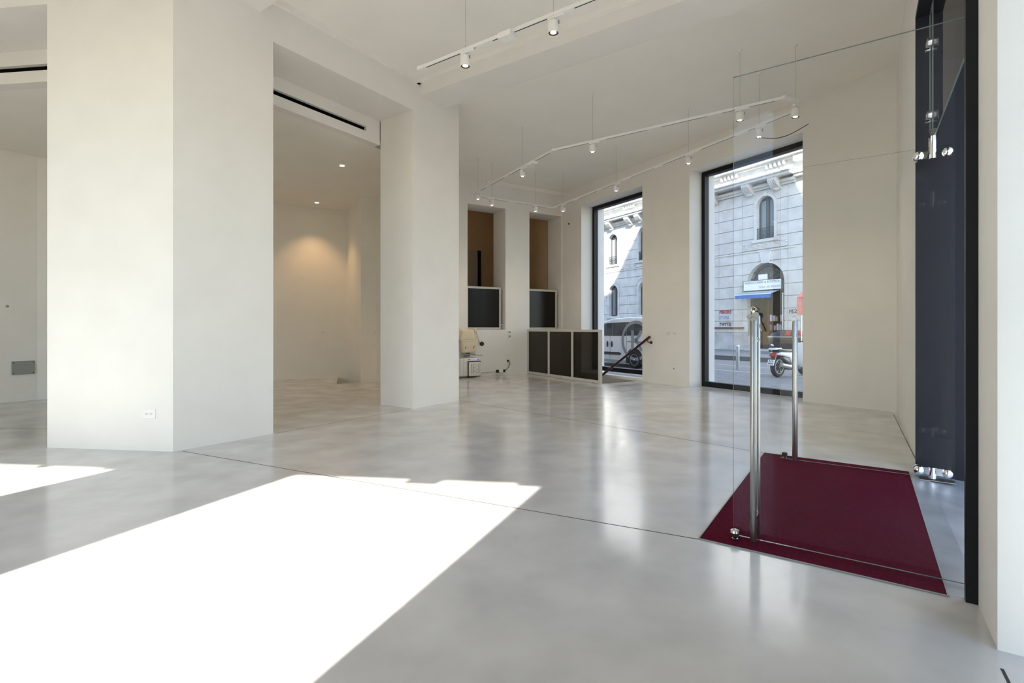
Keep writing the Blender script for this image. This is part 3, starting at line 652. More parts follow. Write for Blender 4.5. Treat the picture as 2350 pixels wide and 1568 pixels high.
# ------------------------------------------------------------------ glass guards in the back openings
def guard(p, q, label):
    t = thing('glass_guard', label, 'glass guard', xyz((p + q) / 2, zs))
    a, b = p + N * 0.01 + A * 0.10, q - N * 0.07 + A * 0.10; z0, z1 = zs + 0.004, 2.17; wd = 0.05
    MB().seg(a, a + N * wd, A, 0.04, z0, z1).build('stile', M['railmetal'], t); MB().seg(b - N * wd, b, A, 0.04, z0, z1).build('stile', M['railmetal'], t)
    MB().seg(a + N * wd, b - N * wd, A, 0.04, z1 - wd, z1).build('rail', M['railmetal'], t); MB().seg(a + N * wd, b - N * wd, A, 0.04, z0, z0 + wd).build('rail', M['railmetal'], t)
    MB().seg(a + N * wd + A * 0.015, b - N * wd + A * 0.015, A, 0.01, z0 + wd, z1 - wd).build('pane', M['smoke'], t)
    for z in (z0 + 0.12, z1 - 0.12): MB().cyl(xyz(b + A * 0.02, z), xyz(b + N * 0.069 + A * 0.02, z), 0.012, 10).build('wall_fixing', M['railmetal'], t)
guard(nl0, nl1, 'framed smoked glass guard in the left back opening, above the stair lift seat')
guard(nr0, nr1, 'framed smoked glass guard in the right back opening, behind the railing')
# railing round the stairwell
rt = thing('railing', 'grey railing of three smoked glass bays along the stairwell', 'railing', xyz(SWa, 0))
r0 = SWa - N * 0.02 - A * 0.06; r1 = V2(0.365, 12.85) ; r1 = isect(r0, A, r1, N); L = (r1 - r0).length
for i in range(4):
    c_ = r0 + A * ((L - 0.06) * i / 3)
    MB().seg(c_, c_ + A * 0.06, N, 0.06, 0.0, 1.125).build('post', M['railmetal'], rt)
    if i < 3:
        a, b = c_ + A * 0.06, r0 + A * ((L - 0.06) * (i + 1) / 3)
        MB().seg(a, b, N, 0.05, 1.075, 1.125).build('top_rail', M['railmetal'], rt); MB().seg(a, b, N, 0.05, 0.012, 0.07).build('bottom_rail', M['railmetal'], rt)
        MB().seg(a + N * 0.018, b + N * 0.018, N, 0.01, 0.07, 1.075).build('pane', M['smoke'], rt)
# dark red handrail down the stairs
hA = ray(W0 - N * 0.06, A, 1490); hB = ray(W0 - N * 0.06, A, 1386); zA, zB = zat(hA.y, 774), zat(hB.y, 858)
hr = thing('handrail', 'dark red sloping handrail crossing the window with the van', 'handrail', xyz(hA, 0.9))
dirn = (xyz(hB, zB) - xyz(hA, zA)); e_ = xyz(hA, zA) + dirn * 1.3
MB().tube([xyz(hA, zA), e_], 0.026, 14).build('rail', M['darkred'], hr, smooth=True)
MB().ball(xyz(hA, zA), 0.027).build('end_knob', M['darkred'], hr, smooth=True)
hw_ = hA + N * 0.055
MB().tube([xyz(hA + A * 0.06, zA - 0.06), xyz(hA + A * 0.05 + N * 0.01, zA - 0.10), xyz(hA + A * 0.02 + N * 0.03, zA - 0.12), xyz(hA + N * 0.055, zA - 0.115)], 0.010, 8).lathe([(0, 0), (0.035, 0), (0.03, 0.012), (0, 0.012)], xyz(hA + N * 0.06, zA - 0.115), (-N.x, -N.y, 0), 14).build('bracket', M['darkred'], hr, smooth=True)

# ------------------------------------------------------------------ stair lift chair
lp = V2(-0.98, 11.95) - N * 0.07
tl = thing('stair_lift', 'cream folded stair lift seat on a white drive box by the back wall', 'stair lift', xyz(lp, 0))
def lb(cx, cy_, cz, sx, sy, sz):          # local: x along N, y towards the room (-A)
    return xyz(lp + N * cx - A * cy_, cz), sx, sy, sz
def part(name, mat, boxes, bev=(0.02, 3), par=None):
    m_ = MB()
    for b_ in boxes: c_, sx, sy, sz = lb(*b_); m_.box(c_, sx, sy, sz, N)
    return m_.build(name, mat, par or tl, bev=bev, smooth=True)
drv = part('drive_box', M['offwhite'], [(0.05, 0, 0.25, 0.46, 0.26, 0.43)], (0.035, 3))
part('side_cover', M['offwhite'], [(-0.20, -0.01, 0.24, 0.10, 0.25, 0.41)], (0.03, 3))
part('control_strip', M['plastic'], [(0.05, 0.132, 0.425, 0.38, 0.010, 0.06)], (0.004, 2), drv)
part('display', M['blueled'], [(0.15, 0.138, 0.427, 0.06, 0.006, 0.025)], (0.002, 1), drv)
part('switch', M['dark'], [(-0.03, 0.138, 0.427, 0.04, 0.006, 0.012), (0.20, 0.138, 0.427, 0.02, 0.006, 0.025)], (0.002, 1), drv)
fp = part('footrest', M['offwhite'], [(0.10, 0.165, 0.205, 0.30, 0.05, 0.33)], (0.02, 3))
part('footrest_gasket', M['dark'], [(0.10, 0.140, 0.205, 0.335, 0.014, 0.365)], (0.005, 2), fp)
m_ = MB()
for k_ in (-0.09, -0.05, 0.10): c_, sx, sy, sz = lb(0.10 + k_, 0.192, 0.22, 0.012, 0.006, 0.22); m_.box(c_, sx, sy, sz, N)
for k_ in range(6):
    c_, sx, sy, sz = lb(0.10 + (-0.01 if k_ % 2 else 0.045), 0.192, 0.12 + 0.04 * k_, 0.02, 0.006, 0.02); m_.box(c_, sx, sy, sz, N)
m_.build('tread_rib', M['greyplastic'], fp)
MB().tube([xyz(lp + N * 0.0, 0.49), xyz(lp + N * 0.0, 0.60)], 0.05, 12).build('seat_post', M['greyplastic'], tl, smooth=True)
part('swivel_plate', M['greyplastic'], [(0.0, 0.02, 0.545, 0.30, 0.20, 0.025)], (0.006, 2))
MB().tube([xyz(lp + N * 0.05 - A * 0.1, 0.535), xyz(lp + N * 0.34 - A * 0.1, 0.515)], 0.008, 8).build('release_lever', M['greyplastic'], tl, smooth=True)
# folded seat pan: tapers downwards
def taper(name, mat, x0, x1, x2, x3, z0, z1, y0, y1, bev):
    a_ = [(x0, z0), (x1, z0), (x3, z1), (x2, z1)]
    poly = [xyz(lp + N * x - A * y0, z) for x, z in a_]
    v = -A * (y1 - y0)
    return MB().extr(poly, (v.x, v.y, 0)).build(name, mat, tl, bev=bev, smooth=True)
taper('seat', M['cream'], -0.18, 0.16, -0.22, 0.22, 0.58, 0.87, 0.0, 0.14, (0.045, 4))
taper('backrest', M['cream'], -0.23, 0.17, -0.21, 0.13, 0.86, 1.13, -0.06, 0.08, (0.055, 4))
taper('back_cushion_seam', M['offwhite'], -0.20, 0.17, -0.21, 0.18, 0.855, 0.875, 0.0, 0.145, (0.006, 2))
for sx_ in (-1, 1):
    xo = 0.18 * sx_
    ar = MB().tube([xyz(lp + N * (xo + 0.02 * sx_) - A * 0.0, 1.10), xyz(lp + N * (xo + 0.07 * sx_) - A * 0.03, 0.97), xyz(lp + N * (xo + 0.10 * sx_) - A * 0.05, 0.84)], 0.016, 10).build('armrest', M['cream'], tl, smooth=True)
    MB().ball(xyz(lp + N * (xo + 0.03 * sx_), 1.10), 0.035, 0.05, 0.07).build('arm_pad', M['cream'], ar, smooth=True)
    MB().lathe([(0, 0), (0.05, 0), (0.055, 0.02), (0.05, 0.05), (0, 0.055)], xyz(lp + N * (xo + 0.15 * sx_) - A * 0.06, 0.785), (-A.x, -A.y, 0), 10).build('control_knob', M['rubber'], ar, smooth=True)
    MB().tube([xyz(lp + N * (xo + 0.11 * sx_) - A * 0.05, 0.86), xyz(lp + N * (xo + 0.08 * sx_) - A * 0.06, 0.82), xyz(lp + N * (xo + 0.15 * sx_) - A * 0.06, 0.80)], 0.012, 8).build('hinge', M['greyplastic'], ar, smooth=True)
for sx_ in (-0.13, 0.08): MB().tube([xyz(lp + N * (sx_ + 0.02) - A * 0.142, 0.74), xyz(lp + N * sx_ - A * 0.148, 0.68)], 0.006, 8).build('seat_strap', M['rubber'], tl)

# ------------------------------------------------------------------ street outside
def FP(u, z, off): p = N * off + U * u; return Vector((p.x, p.y, z))
def F2(u, off): return N * off + U * u
SB = 8.9
sm = MB().prism([F2(-70, SB), F2(40, SB), F2(40, 20.0), F2(-70, 20.0)], -0.5, -0.27)
sm.prism([F2(0, SB) , F2(40, SB), F2(40, -40), F2(0, -40), ], -0.5, -0.272)
sm.prism([V2(8, 3.5), V2(1, -2), V2(-30, -1), V2(-30, -40), V2(20, -40)], -0.5, -0.274)
struct('street', sm, M['asphalt'], 'grey asphalt street outside the shop windows', 'street')
struct('pavement', MB().prism([F2(-70, 20.12), F2(40, 20.12), F2(40, 26.3), F2(-70, 26.3)], -0.5, -0.08), M['pavement'], 'dark paved footway along the building across the street', 'pavement')
struct('kerb', MB().prism([F2(-70, 20.0), F2(40, 20.0), F2(40, 20.12), F2(-70, 20.12)], -0.5, -0.078), M['kerb'], 'dark granite kerb across the street', 'kerb')
struct('pavement', MB().prism([F2(-40, W0.dot(N) + 0.3), F2(-5.0, W0.dot(N) + 0.3), F2(-5.0, SB + 0.6), F2(-40, SB + 0.6)], -0.5, -0.12), M['pavement'], 'narrow footway right below the shop windows', 'pavement')
struct('apron', MB().prism([Q - B * 0.5 - C * 1.5, Q - B * 0.5 + C * 4.2, Q - B * 3.2 + C * 4.2, Q - B * 3.2 - C * 1.5], -0.5, -0.06), noisy('pale_paving', (0.42, 0.43, 0.45), (0.52, 0.53, 0.55), 6, 0.8), 'pale paving outside the glass entrance', 'pavement')
for off, wd in ((14.9, 0.12), (17.2, 0.12)):
    tag(MB().prism([F2(-18, off), F2(-4, off), F2(-4, off + wd), F2(-18, off + wd)], -0.27, -0.266).build('parking_line', M['roadpaint']), 'worn white line on the road, ' + ('nearer the shop' if off < 16 else 'nearer the kerb'), 'road marking', kind='structure')

# building across the street --------------------------------------------------
OFF = 26.0
bl = thing('stone_building', 'pale rusticated stone building with arched windows across the street', 'building', FP(-20, -0.08, OFF))
# openings: centre u, half width, bottom z, springing z
OPN = [(-16.69, 1.07, -0.08, 3.67), (-16.69, 0.505, 6.03, 7.87), (-28.82, 0.48, 5.92, 7.73), (-28.78, 0.475, 2.06, 3.90), (-25.70, 0.475, 2.06, 3.90), (-22.4, 0.48, 5.92, 7.73), (-25.70, 0.48, 5.92, 7.73), (-22.4, 0.475, 2.06, 3.90)]
def hwid(o, z, grow=0.0):
    c, hw, zb, zsp = o
    r = hw + grow
    if z < zb - grow - 1e-6: return 0.0
    if z <= zsp: return r
    return sqrt(max(0.0, r * r - (z - zsp) ** 2))
def cells(z0, z1, u0, u1, grow):
    """polygons (u,z) that fill a course between u0 and u1 leaving out the openings"""
    zsamp = [z0 + (z1 - z0) * i / 6 for i in range(7)]
    act = sorted([o for o in OPN if u0 - 2 < o[0] < u1 + 2 and any(hwid(o, z, grow) > 1e-4 for z in zsamp) and o[0] + o[1] + grow > u0 and o[0] - o[1] - grow < u1], key=lambda o: o[0])
    res = []; left = [(u0, z) for z in zsamp]
    for o in act:
        right = [(min(max(o[0] - hwid(o, z, grow), u0), u1), z) for z in zsamp]
        res.append((left, right)); left = [(max(min(o[0] + hwid(o, z, grow), u1), u0), z) for z in zsamp]
    res.append((left, [(u1, z) for z in zsamp]))
    out = []
    for l, r in res:
        if max(b[0] - a[0] for a, b in zip(l, r)) < 0.06: continue
        poly = l + r[::-1]; q = []
        for pnt in poly:
            if not q or (abs(pnt[0] - q[-1][0]) + abs(pnt[1] - q[-1][1])) > 1e-4: q.append(pnt)
        # drop collinear points
        k = []
        for i in range(len(q)):
            a, b, c = q[i - 1], q[i], q[(i + 1) % len(q)]
            if abs((b[0] - a[0]) * (c[1] - a[1]) - (b[1] - a[1]) * (c[0] - a[0])) > 1e-6: k.append(b)
        if len(k) >= 3: out.append(k)
    return out
nv = (N.x, N.y, 0)
wallm = MB(); edges = [-0.08, 0.92] + [0.92 + 0.65 * i for i in range(1, 14)] + [13.0, 20.0]
for z0, z1 in zip(edges[:-1], edges[1:]):
    for pl in cells(z0, z1, -40, 4, 0.0):
        wallm.extr([FP(u, z, OFF + 0.065) for u, z in pl], (N.x * 0.5, N.y * 0.5, 0))
wallm.build('wall', M['stone'], bl)
grow_of = 0.0
brk = [-31.9, -30.3, -27.3, -24.1, -20.9, -20.0, -19.61, -18.06, -15.42, -14.0, -12.2]
g = 0.017
for i, z0 in enumerate(edges[1:13]):
    z1 = z0 + 0.65
    for u0, u1 in zip(brk[:-1], brk[1:]):
        for pl in cells(z0 + g, z1 - g, u0 + g * 0.5, u1 - g * 0.5, 0.17 if z0 > 1.8 and u0 < -21 else (0.0 if z0 < 4.6 else 0.17)):
            MB().extr([FP(u, z, OFF) for u, z in pl], (N.x * 0.07, N.y * 0.07, 0)).build('stone_block', M['stone'], bl)
for u0, u1 in zip(brk[:-1], brk[1:]):
    for pl in cells(-0.08, 0.92 - g, u0, u1, 0.0):
        MB().extr([FP(u, z, OFF - 0.03) for u, z in pl], (N.x * 0.10, N.y * 0.10, 0)).build('plinth_block', M['stonedark'], bl)
# surrounds, windows
def ring(o, grow, th, off, n=20):
    c, hw, zb, zsp = o; m_ = MB()
    for r0_, r1_ in ((hw, hw + grow),):
        pts_i = [(c - r0_, zb)] + [(c - r0_ * cos(pi * i / n), zsp + r0_ * sin(pi * i / n)) for i in range(n + 1)] + [(c + r0_, zb)]
        pts_o = [(c - r1_, zb)] + [(c - r1_ * cos(pi * i / n), zsp + r1_ * sin(pi * i / n)) for i in range(n + 1)] + [(c + r1_, zb)]
        for i in range(len(pts_i) - 1):
            m_.extr([FP(*pts_i[i], off), FP(*pts_o[i], off), FP(*pts_o[i + 1], off), FP(*pts_i[i + 1], off)], (N.x * th, N.y * th, 0))
    return m_
def fbox(m_, u0, u1, z0, z1, off, dp): return m_.extr([FP(u0, z0, off), FP(u1, z0, off), FP(u1, z1, off), FP(u0, z1, off)], (N.x * dp, N.y * dp, 0))
def archpane(o, off, n=16, zb=None, shrink=0.0):
    c, hw, zb0, zsp = o; hw -= shrink; zb = zb0 if zb is None else zb
    pts = [(c - hw, zb)] + [(c - hw * cos(pi * i / n), zsp + hw * sin(pi * i / n)) for i in range(n + 1)] + [(c + hw, zb)]
    return [FP(u, z, off) for u, z in pts]
for k_, o in enumerate(OPN):
    if k_ == 0: continue
    c, hw, zb, zsp = o
    ring(o, 0.16, 0.09, OFF - 0.03).build('window_surround', M['stone'], bl)
    if zb < 5: ring((c, 0.80, zsp - 0.9, zsp), 0.10, 0.08, OFF - 0.03).build('arch_band', M['stone'], bl)
    m_ = MB(); fbox(m_, c - 0.11, c + 0.11, zsp + hw - 0.02, zsp + hw + 0.28, OFF - 0.08, 0.15); m_.build('keystone', M['stone'], bl, bev=(0.02, 1))
    m_ = MB(); fbox(m_, c - hw - 0.25, c + hw + 0.25, zb - 0.16, zb, OFF - 0.10, 0.2); m_.build('sill', M['stone'], bl)
    fr = ring((c, hw - 0.06, zb, zsp), 0.06, 0.06, OFF + 0.24)
    fbox(fr, c - 0.045, c + 0.045, zb, zsp + hw - 0.05, OFF + 0.24, 0.06); fbox(fr, c - hw + 0.06, c + hw - 0.06, zb, zb + 0.08, OFF + 0.24, 0.06)
    wf = fr.build('window_frame', M['mullion'], bl)
    MB().extr(archpane(o, OFF + 0.30, shrink=0.02), (N.x * 0.02, N.y * 0.02, 0)).build('window_pane', M['winglass'], wf)
    for s_ in (-1, 1):
        m_ = MB(); fbox(m_, c + s_ * 0.26 - 0.14, c + s_ * 0.26 + 0.14, zb + 0.1, zsp + hw * 0.6, OFF + 0.285, 0.008); m_.build('curtain', M['curtain'], wf)
    if zb > 5:
        ir = MB(); zt_ = zb + 0.62
        fbox(ir, c - hw, c + hw, zt_ - 0.03, zt_, OFF + 0.02, 0.03); fbox(ir, c - hw, c + hw, zb + 0.03, zb + 0.06, OFF + 0.02, 0.03)
        for j in range(11): uu = c - hw + 0.04 + (2 * hw - 0.08) * j / 10; ir.cyl(FP(uu, zb, OFF + 0.03), FP(uu, zt_, OFF + 0.03), 0.010, 6)
        for j in range(5): uu = c - hw + 0.12 + (2 * hw - 0.24) * j / 4; ir.torus(FP(uu, zb + 0.22, OFF + 0.02), 0.085, 0.010, nv, 12, 5).torus(FP(uu, zb + 0.44, OFF + 0.02), 0.06, 0.009, nv, 12, 5)
        ir.build('balcony_rail', M['iron'], bl)
# keystone over the shop arch, arch band
o = OPN[0]; c = o[0]
m_ = MB(); m_.extr([FP(c - 0.22, 4.70, OFF - 0.05), FP(c + 0.22, 4.70, OFF - 0.05), FP(c + 0.34, 5.35, OFF - 0.05), FP(c - 0.34, 5.35, OFF - 0.05)], (N.x * 0.14, N.y * 0.14, 0)); m_.build('keystone', M['stone'], bl, bev=(0.02, 1))
# relief friezes
def frieze(u0, u1, z0, z1):
    m_ = MB(); fbox(m_, u0, u1, z0, z1, OFF - 0.02, 0.06); fo = m_.build('frieze', M['stone'], bl)
    n_ = int((u1 - u0) / 0.24); r_ = MB()
    for j in range(n_):
        uu = u0 + (u1 - u0) * (j + 0.5) / n_
        r_.torus(FP(uu, (z0 + z1) / 2 + 0.04 * (-1) ** j, OFF - 0.02), 0.075, 0.022, nv, 10, 5); r_.ball(FP(uu + 0.1, (z0 + z1) / 2 - 0.07 * (-1) ** j, OFF - 0.02), 0.05, n=8)
    for zz_ in (z0, z1): fbox(r_, u0, u1, zz_ - 0.02, zz_ + 0.02, OFF - 0.045, 0.03)
    ro = r_.build('relief', M['stone'], fo)
frieze(-18.03, -15.48, 5.52, 5.84); frieze(-27.6, -26.55, 5.45, 5.78); frieze(-29.6, -28.0, 5.45, 5.78)
m_ = MB(); fbox(m_, -30.4, -15.0, 5.36, 5.42, OFF - 0.04, 0.06); m_.build('string_course', M['stone'], bl)
# balcony slab, cornices, brackets, dentils
def cornice(u0, u1, steps):
    m_ = MB()
    for z0, z1, pr in steps: fbox(m_, u0, u1, z0, z1, OFF - pr, pr + 0.1)
    return m_.build('cornice', M['stone'], bl)
cornice(-33, -15.0, [(8.72, 8.84, 0.12), (8.84, 8.98, 0.22), (9.12, 9.26, 0.62), (9.26, 9.32, 0.70)])
cornice(-33, -14.4, [(10.02, 10.12, 0.10), (10.12, 10.26, 0.34), (10.26, 10.34, 0.42)])
cornice(-15.0, -8, [(8.95, 9.10, 0.25), (9.10, 9.35, 0.32), (9.75, 10.0, 0.28)])
for u in (-19.9, -17.55, -16.0, -28.9, -26.9, -25.9, -23.2, -21.8):
    m_ = MB(); m_.extr([FP(u - 0.22, 9.12, OFF - 0.58), FP(u - 0.22, 8.92, OFF - 0.56), FP(u - 0.22, 8.62, OFF - 0.22), FP(u - 0.22, 8.52, OFF), FP(u - 0.22, 9.12, OFF)], (U.x * 0.44, U.y * 0.44, 0))
    for j in range(5): m_.cyl(FP(u - 0.18 + 0.09 * j, 9.0, OFF - 0.60), FP(u - 0.18 + 0.09 * j, 8.74, OFF - 0.36), 0.03, 6)
    m_.ball(FP(u, 8.58, OFF - 0.12), 0.2, 0.12, 0.1, 10, ax=U)
    m_.build('bracket', M['stone'], bl)
for grp in (-16.6, -19.4, -27.6, -24.9):
    for j in range(5):
        m_ = MB(); fbox(m_, grp + 0.24 * j, grp + 0.24 * j + 0.10, 9.80, 10.02, OFF - 0.16, 0.2); m_.build('dentil', M['stone'], bl)
    m_ = MB()
    for j in range(6): m_.ball(FP(grp + 0.02 + 0.2 * j, 9.62, OFF), 0.05, n=8)
    m_.build('bead_row', M['stone'], bl)
# recessed shop interior in the arch
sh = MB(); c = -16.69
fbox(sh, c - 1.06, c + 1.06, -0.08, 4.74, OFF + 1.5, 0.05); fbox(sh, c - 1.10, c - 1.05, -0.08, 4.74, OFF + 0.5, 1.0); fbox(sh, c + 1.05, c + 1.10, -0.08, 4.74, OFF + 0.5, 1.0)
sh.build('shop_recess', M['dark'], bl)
m_ = MB(); m_.extr(archpane(OPN[0], OFF + 0.36, zb=3.2, shrink=0.0), (N.x * 0.04, N.y * 0.04, 0)); m_.build('fanlight', noisy('fanlight_mottled', (0.035, 0.035, 0.036), (0.12, 0.12, 0.12), 9, 0.5, detail=8), bl)
fr = ring((c, 0.86, 3.6, 3.67), 0.05, 0.05, OFF + 0.30)
for a_ in (0.25, 0.62): fr.cyl(FP(c - 0.86 * cos(a_), 3.67 + 0.86 * sin(a_), OFF + 0.32), FP(c - 1.06 * cos(a_), 3.67 + 1.06 * sin(a_), OFF + 0.32), 0.03, 6)
fr.build('fanlight_bars', M['iron'], bl)
for a0_, a1_ in ((0.04, 0.24), (0.27, 0.60)):
    pp = [FP(c - r_ * cos(a_), 3.67 + r_ * sin(a_), OFF + 0.345) for r_, a_ in ((0.90, a0_), (1.04, a0_), (1.04, (a0_ + a1_) / 2), (1.04, a1_), (0.90, a1_), (0.90, (a0_ + a1_) / 2))]
    MB().extr(pp, (N.x * 0.012, N.y * 0.012, 0)).build('fanlight_pane', M['curtain'], bl)
m_ = MB(); fbox(m_, c - 1.06, c - 0.90, -0.05, 2.9, OFF + 0.30, 0.1); m_.build('shop_jamb', M['wood'], bl)
m_ = MB(); fbox(m_, c - 0.42, c - 0.12, -0.05, 0.95, OFF + 0.42, 0.06); fbox(m_, c - 0.12, c - 0.06, -0.05, 2.6, OFF + 0.42, 0.06); m_.build('shop_door_panel', M['wood'], bl)
m_ = MB(); fbox(m_, c - 1.07, c + 1.07, -0.08, 0.02, OFF - 0.25, 0.7); m_.build('doorstep', M['stone'], bl)
m_ = MB(); m_.cyl(FP(c + 0.93, 0.4, OFF + 0.1), FP(c + 0.93, 3.05, OFF + 0.1), 0.03, 8); m_.build('awning_pole', M['signwhite'], bl)
# wall pipe band left of the shop
tag(MB().cyl(FP(-20.0, 1.18, OFF - 0.05), FP(-17.95, 1.18, OFF - 0.05), 0.05, 10).build('wall_pipe', M['pipe'], None, FP(-19, 1.18, OFF)), 'brown horizontal pipe on the stone wall below the graffiti', 'pipe')
# products on shop shelves
shelf = thing('shop_shelf', 'dim shelf unit inside the salon doorway', 'shelf', FP(-16.6, 0, OFF + 0.8))
for z in (0.55, 1.05, 1.55): m_ = MB(); fbox(m_, -17.0, -15.95, z - 0.03, z, OFF + 0.72, 0.28); m_.build('board', M['wood'], shelf)
for u in (-17.0, -15.97): m_ = MB(); fbox(m_, u - 0.02, u + 0.02, -0.05, 2.0, OFF + 0.72, 0.28); m_.build('side', M['wood'], shelf)
pc = [(0.72, 0.75, 0.8), (0.6, 0.66, 0.72), (0.55, 0.30, 0.22), (0.70, 0.66, 0.62), (0.2, 0.16, 0.28), (0.62, 0.42, 0.33)]
j = 0
for z, us in ((1.55, (-16.85, -16.66, -16.52, -16.25)), (1.05, (-16.86, -16.62, -16.45, -16.3)), (0.55, (-16.85, -16.72, -16.6))):
    for u in us:
        m_ = MB(); h_ = 0.36 - 0.05 * (j % 3); fbox(m_, u - 0.06, u + 0.05, z, z + h_, OFF + 0.76, 0.12)
        lab_ = '%s pack, %s from the left on the %s shelf inside the salon doorway' % (('pale blue', 'blue grey', 'brick red', 'cream', 'dark violet', 'tan')[j % 6], ('first', 'second', 'third', 'fourth')[us.index(u)], {1.55: 'top', 1.05: 'middle', 0.55: 'bottom'}[z])
        tag(m_.build('product_box', principled('product_%d' % j, pc[j % 6], 0.5), None, FP(u, z, OFF + 0.8), bev=(0.008, 1)), lab_, 'box', 'product packs on the salon shelf'); j += 1
# text helper: text turned into mesh, laid on the facade plane
def letters(s, size, u, z, off, mat, name, parent=None, label=None, cat=None, width=None, depth=0.006, shear=0.0, bold=0.0, face=None):
    cu = bpy.data.curves.new('txt', 'FONT'); cu.body = s; cu.size = size; cu.extrude = 0.0; cu.shear = shear; cu.offset = bold; cu.resolution_u = 3
    to = bpy.data.objects.new('txt', cu); COL.objects.link(to)
    dg = bpy.context.evaluated_depsgraph_get(); me0 = bpy.data.meshes.new_from_object(to.evaluated_get(dg))
    bpy.data.objects.remove(to); bpy.data.curves.remove(cu)
    vs = [v.co.copy() for v in me0.vertices]; xs = [v.x for v in vs]; w0 = max(xs) - min(xs); sc = (width / w0) if width else 1.0
    m_ = MB(); pts = [FP(u + (v.x - min(xs)) * sc, z + v.y, off) for v in vs]
    m_.add(pts, [tuple(p.vertices) for p in me0.polygons])
    back = [p + Vector((N.x, N.y, 0)) * depth for p in pts]
    bpy.data.meshes.remove(me0)
    return m_
sg = thing('shop_sign', 'white hairdresser sign board over the blue awning', 'sign', FP(-16.8, 3.24, OFF))
m_ = MB(); fbox(m_, -17.90, -15.68, 3.22, 3.80, OFF - 0.16, 0.12); m_.build('casing', M['iron'], sg)
m_ = MB(); fbox(m_, -17.87, -15.70, 3.25, 3.77, OFF - 0.172, 0.012); m_.build('board', M['signwhite'], sg)
letters('PARRUCCHIERI & ESTETICA', 0.17, -17.80, 3.61, OFF - 0.176, None, '', width=2.04).build('lettering', M['ink'], sg)
letters('Salon de Beaut\u00e9', 0.20, -16.95, 3.35, OFF - 0.176, None, '', width=1.2, shear=0.3).build('lettering', M['greyplastic'], sg)
m_ = MB(); fbox(m_, -17.02, -16.51, 3.80, 4.10, OFF - 0.10, 0.03)
tag(m_.build('blank_sign', M['signwhite'], None, FP(-16.8, 3.8, OFF)), 'small blank white board standing above the hairdresser sign', 'sign')
aw = thing('shop_awning', 'small awning with scalloped blue valance under the hairdresser sign', 'awning', FP(-16.9, 2.8, OFF))
MB().extr([FP(-17.95, 3.18, OFF - 0.10), FP(-17.95, 3.20, OFF - 0.10), FP(-18.0, 3.00, OFF - 0.75), FP(-18.0, 2.98, OFF - 0.75)], (U.x * 2.1, U.y * 2.1, 0)).build('canopy', M['awngrey'], aw)
MB().cyl(FP(-18.0, 2.99, OFF - 0.75), FP(-15.9, 2.99, OFF - 0.75), 0.02, 8).build('front_bar', M['signwhite'], aw)
pv = [(-18.0, 2.98)]; nS = 7
for j in range(nS * 4 + 1):
    q = j / 4.0; pv.append((-18.0 + 2.1 * q / nS, 2.80 - 0.035 * abs(sin(pi * q))))
pv.append((-15.9, 2.98))
MB().extr([FP(u, z, OFF - 0.76) for u, z in pv], (N.x * 0.006, N.y * 0.006, 0)).build('valance', M['awnblue'], aw)
for s, sz, zz_, mt_, lab, wd, bo in (('PEKERS', 0.26, 2.02, 'grafred', 'red graffiti word on the stone wall, topmost of three', 0.80, 0.012), ('DTUMA', 0.30, 1.68, 'grafblue', 'pale blue graffiti word on the stone wall, middle of three', 0.66, 0.0), ('TWYTE!', 0.26, 1.30, 'grafblack', 'black graffiti word on the stone wall, lowest of three', 0.80, 0.012)):
    tag(letters(s, sz, -19.58, zz_, OFF - 0.004, None, '', width=wd, shear=0.1, bold=bo).build('graffiti', M[mt_], None, FP(-19.4, zz_, OFF)), lab, 'graffiti')
tag(letters('PEZ', 0.26, -15.38, 1.95, OFF - 0.004, None, '', width=0.5, shear=0.2, bold=0.008).build('graffiti', M['grafblack'], None, FP(-15.2, 2, OFF)), 'dark graffiti tag on the stone wall right of the salon doorway', 'graffiti')
# pink awning beyond the pier
pk = thing('market_awning', 'faded red cloth awning at the right edge of the window view', 'awning', FP(-13.5, 0, 22.5))
pm = MB(); pm.extr([FP(-13.0, 2.55, 22.6), FP(-12.8, 2.95, 22.9), FP(-12.25, 3.15, 23.3), FP(-12.25, 3.10, 23.3), FP(-12.75, 2.90, 22.9), FP(-12.95, 2.50, 22.6)], (U.x * 1.6, U.y * 1.6, 0))
fbox(pm, -13.0, -11.3, 1.75, 2.55, 22.6, 0.03); pm.build('cloth', M['pink'], pk)
MB().cyl(FP(-12.85, -0.08, 22.7), FP(-12.85, 2.6, 22.7), 0.03, 8).cyl(FP(-11.8, -0.08, 22.7), FP(-11.8, 2.6, 22.7), 0.03, 8).build('pole', M['steel'], pk)

# bollard -----------------------------------------------------------------------
bp = V2(7.74, 17.40)
bo = thing('bollard', 'grey steel street bollard standing near the parked scooter', 'bollard', xyz(bp, -0.27))
MB().lathe([(0, 0), (0.055, 0), (0.055, 0.80), (0, 0.80)], xyz(bp, -0.27), n=18).build('post', principled('bollard_steel', (0.36, 0.37, 0.37), 0.35, 0.6), bo, smooth=True)
MB().lathe([(0, 0), (0.06, 0), (0.06, 0.03), (0.04, 0.05), (0, 0.055)], xyz(bp, 0.53), n=18).build('cap', principled('bollard_cap', (0.6, 0.61, 0.62), 0.3, 0.6), bo, smooth=True)
MB().lathe([(0, 0), (0.09, 0), (0.09, 0.015), (0, 0.02)], xyz(bp, -0.27), n=18).build('base', M['greyplastic'], bo, smooth=True)

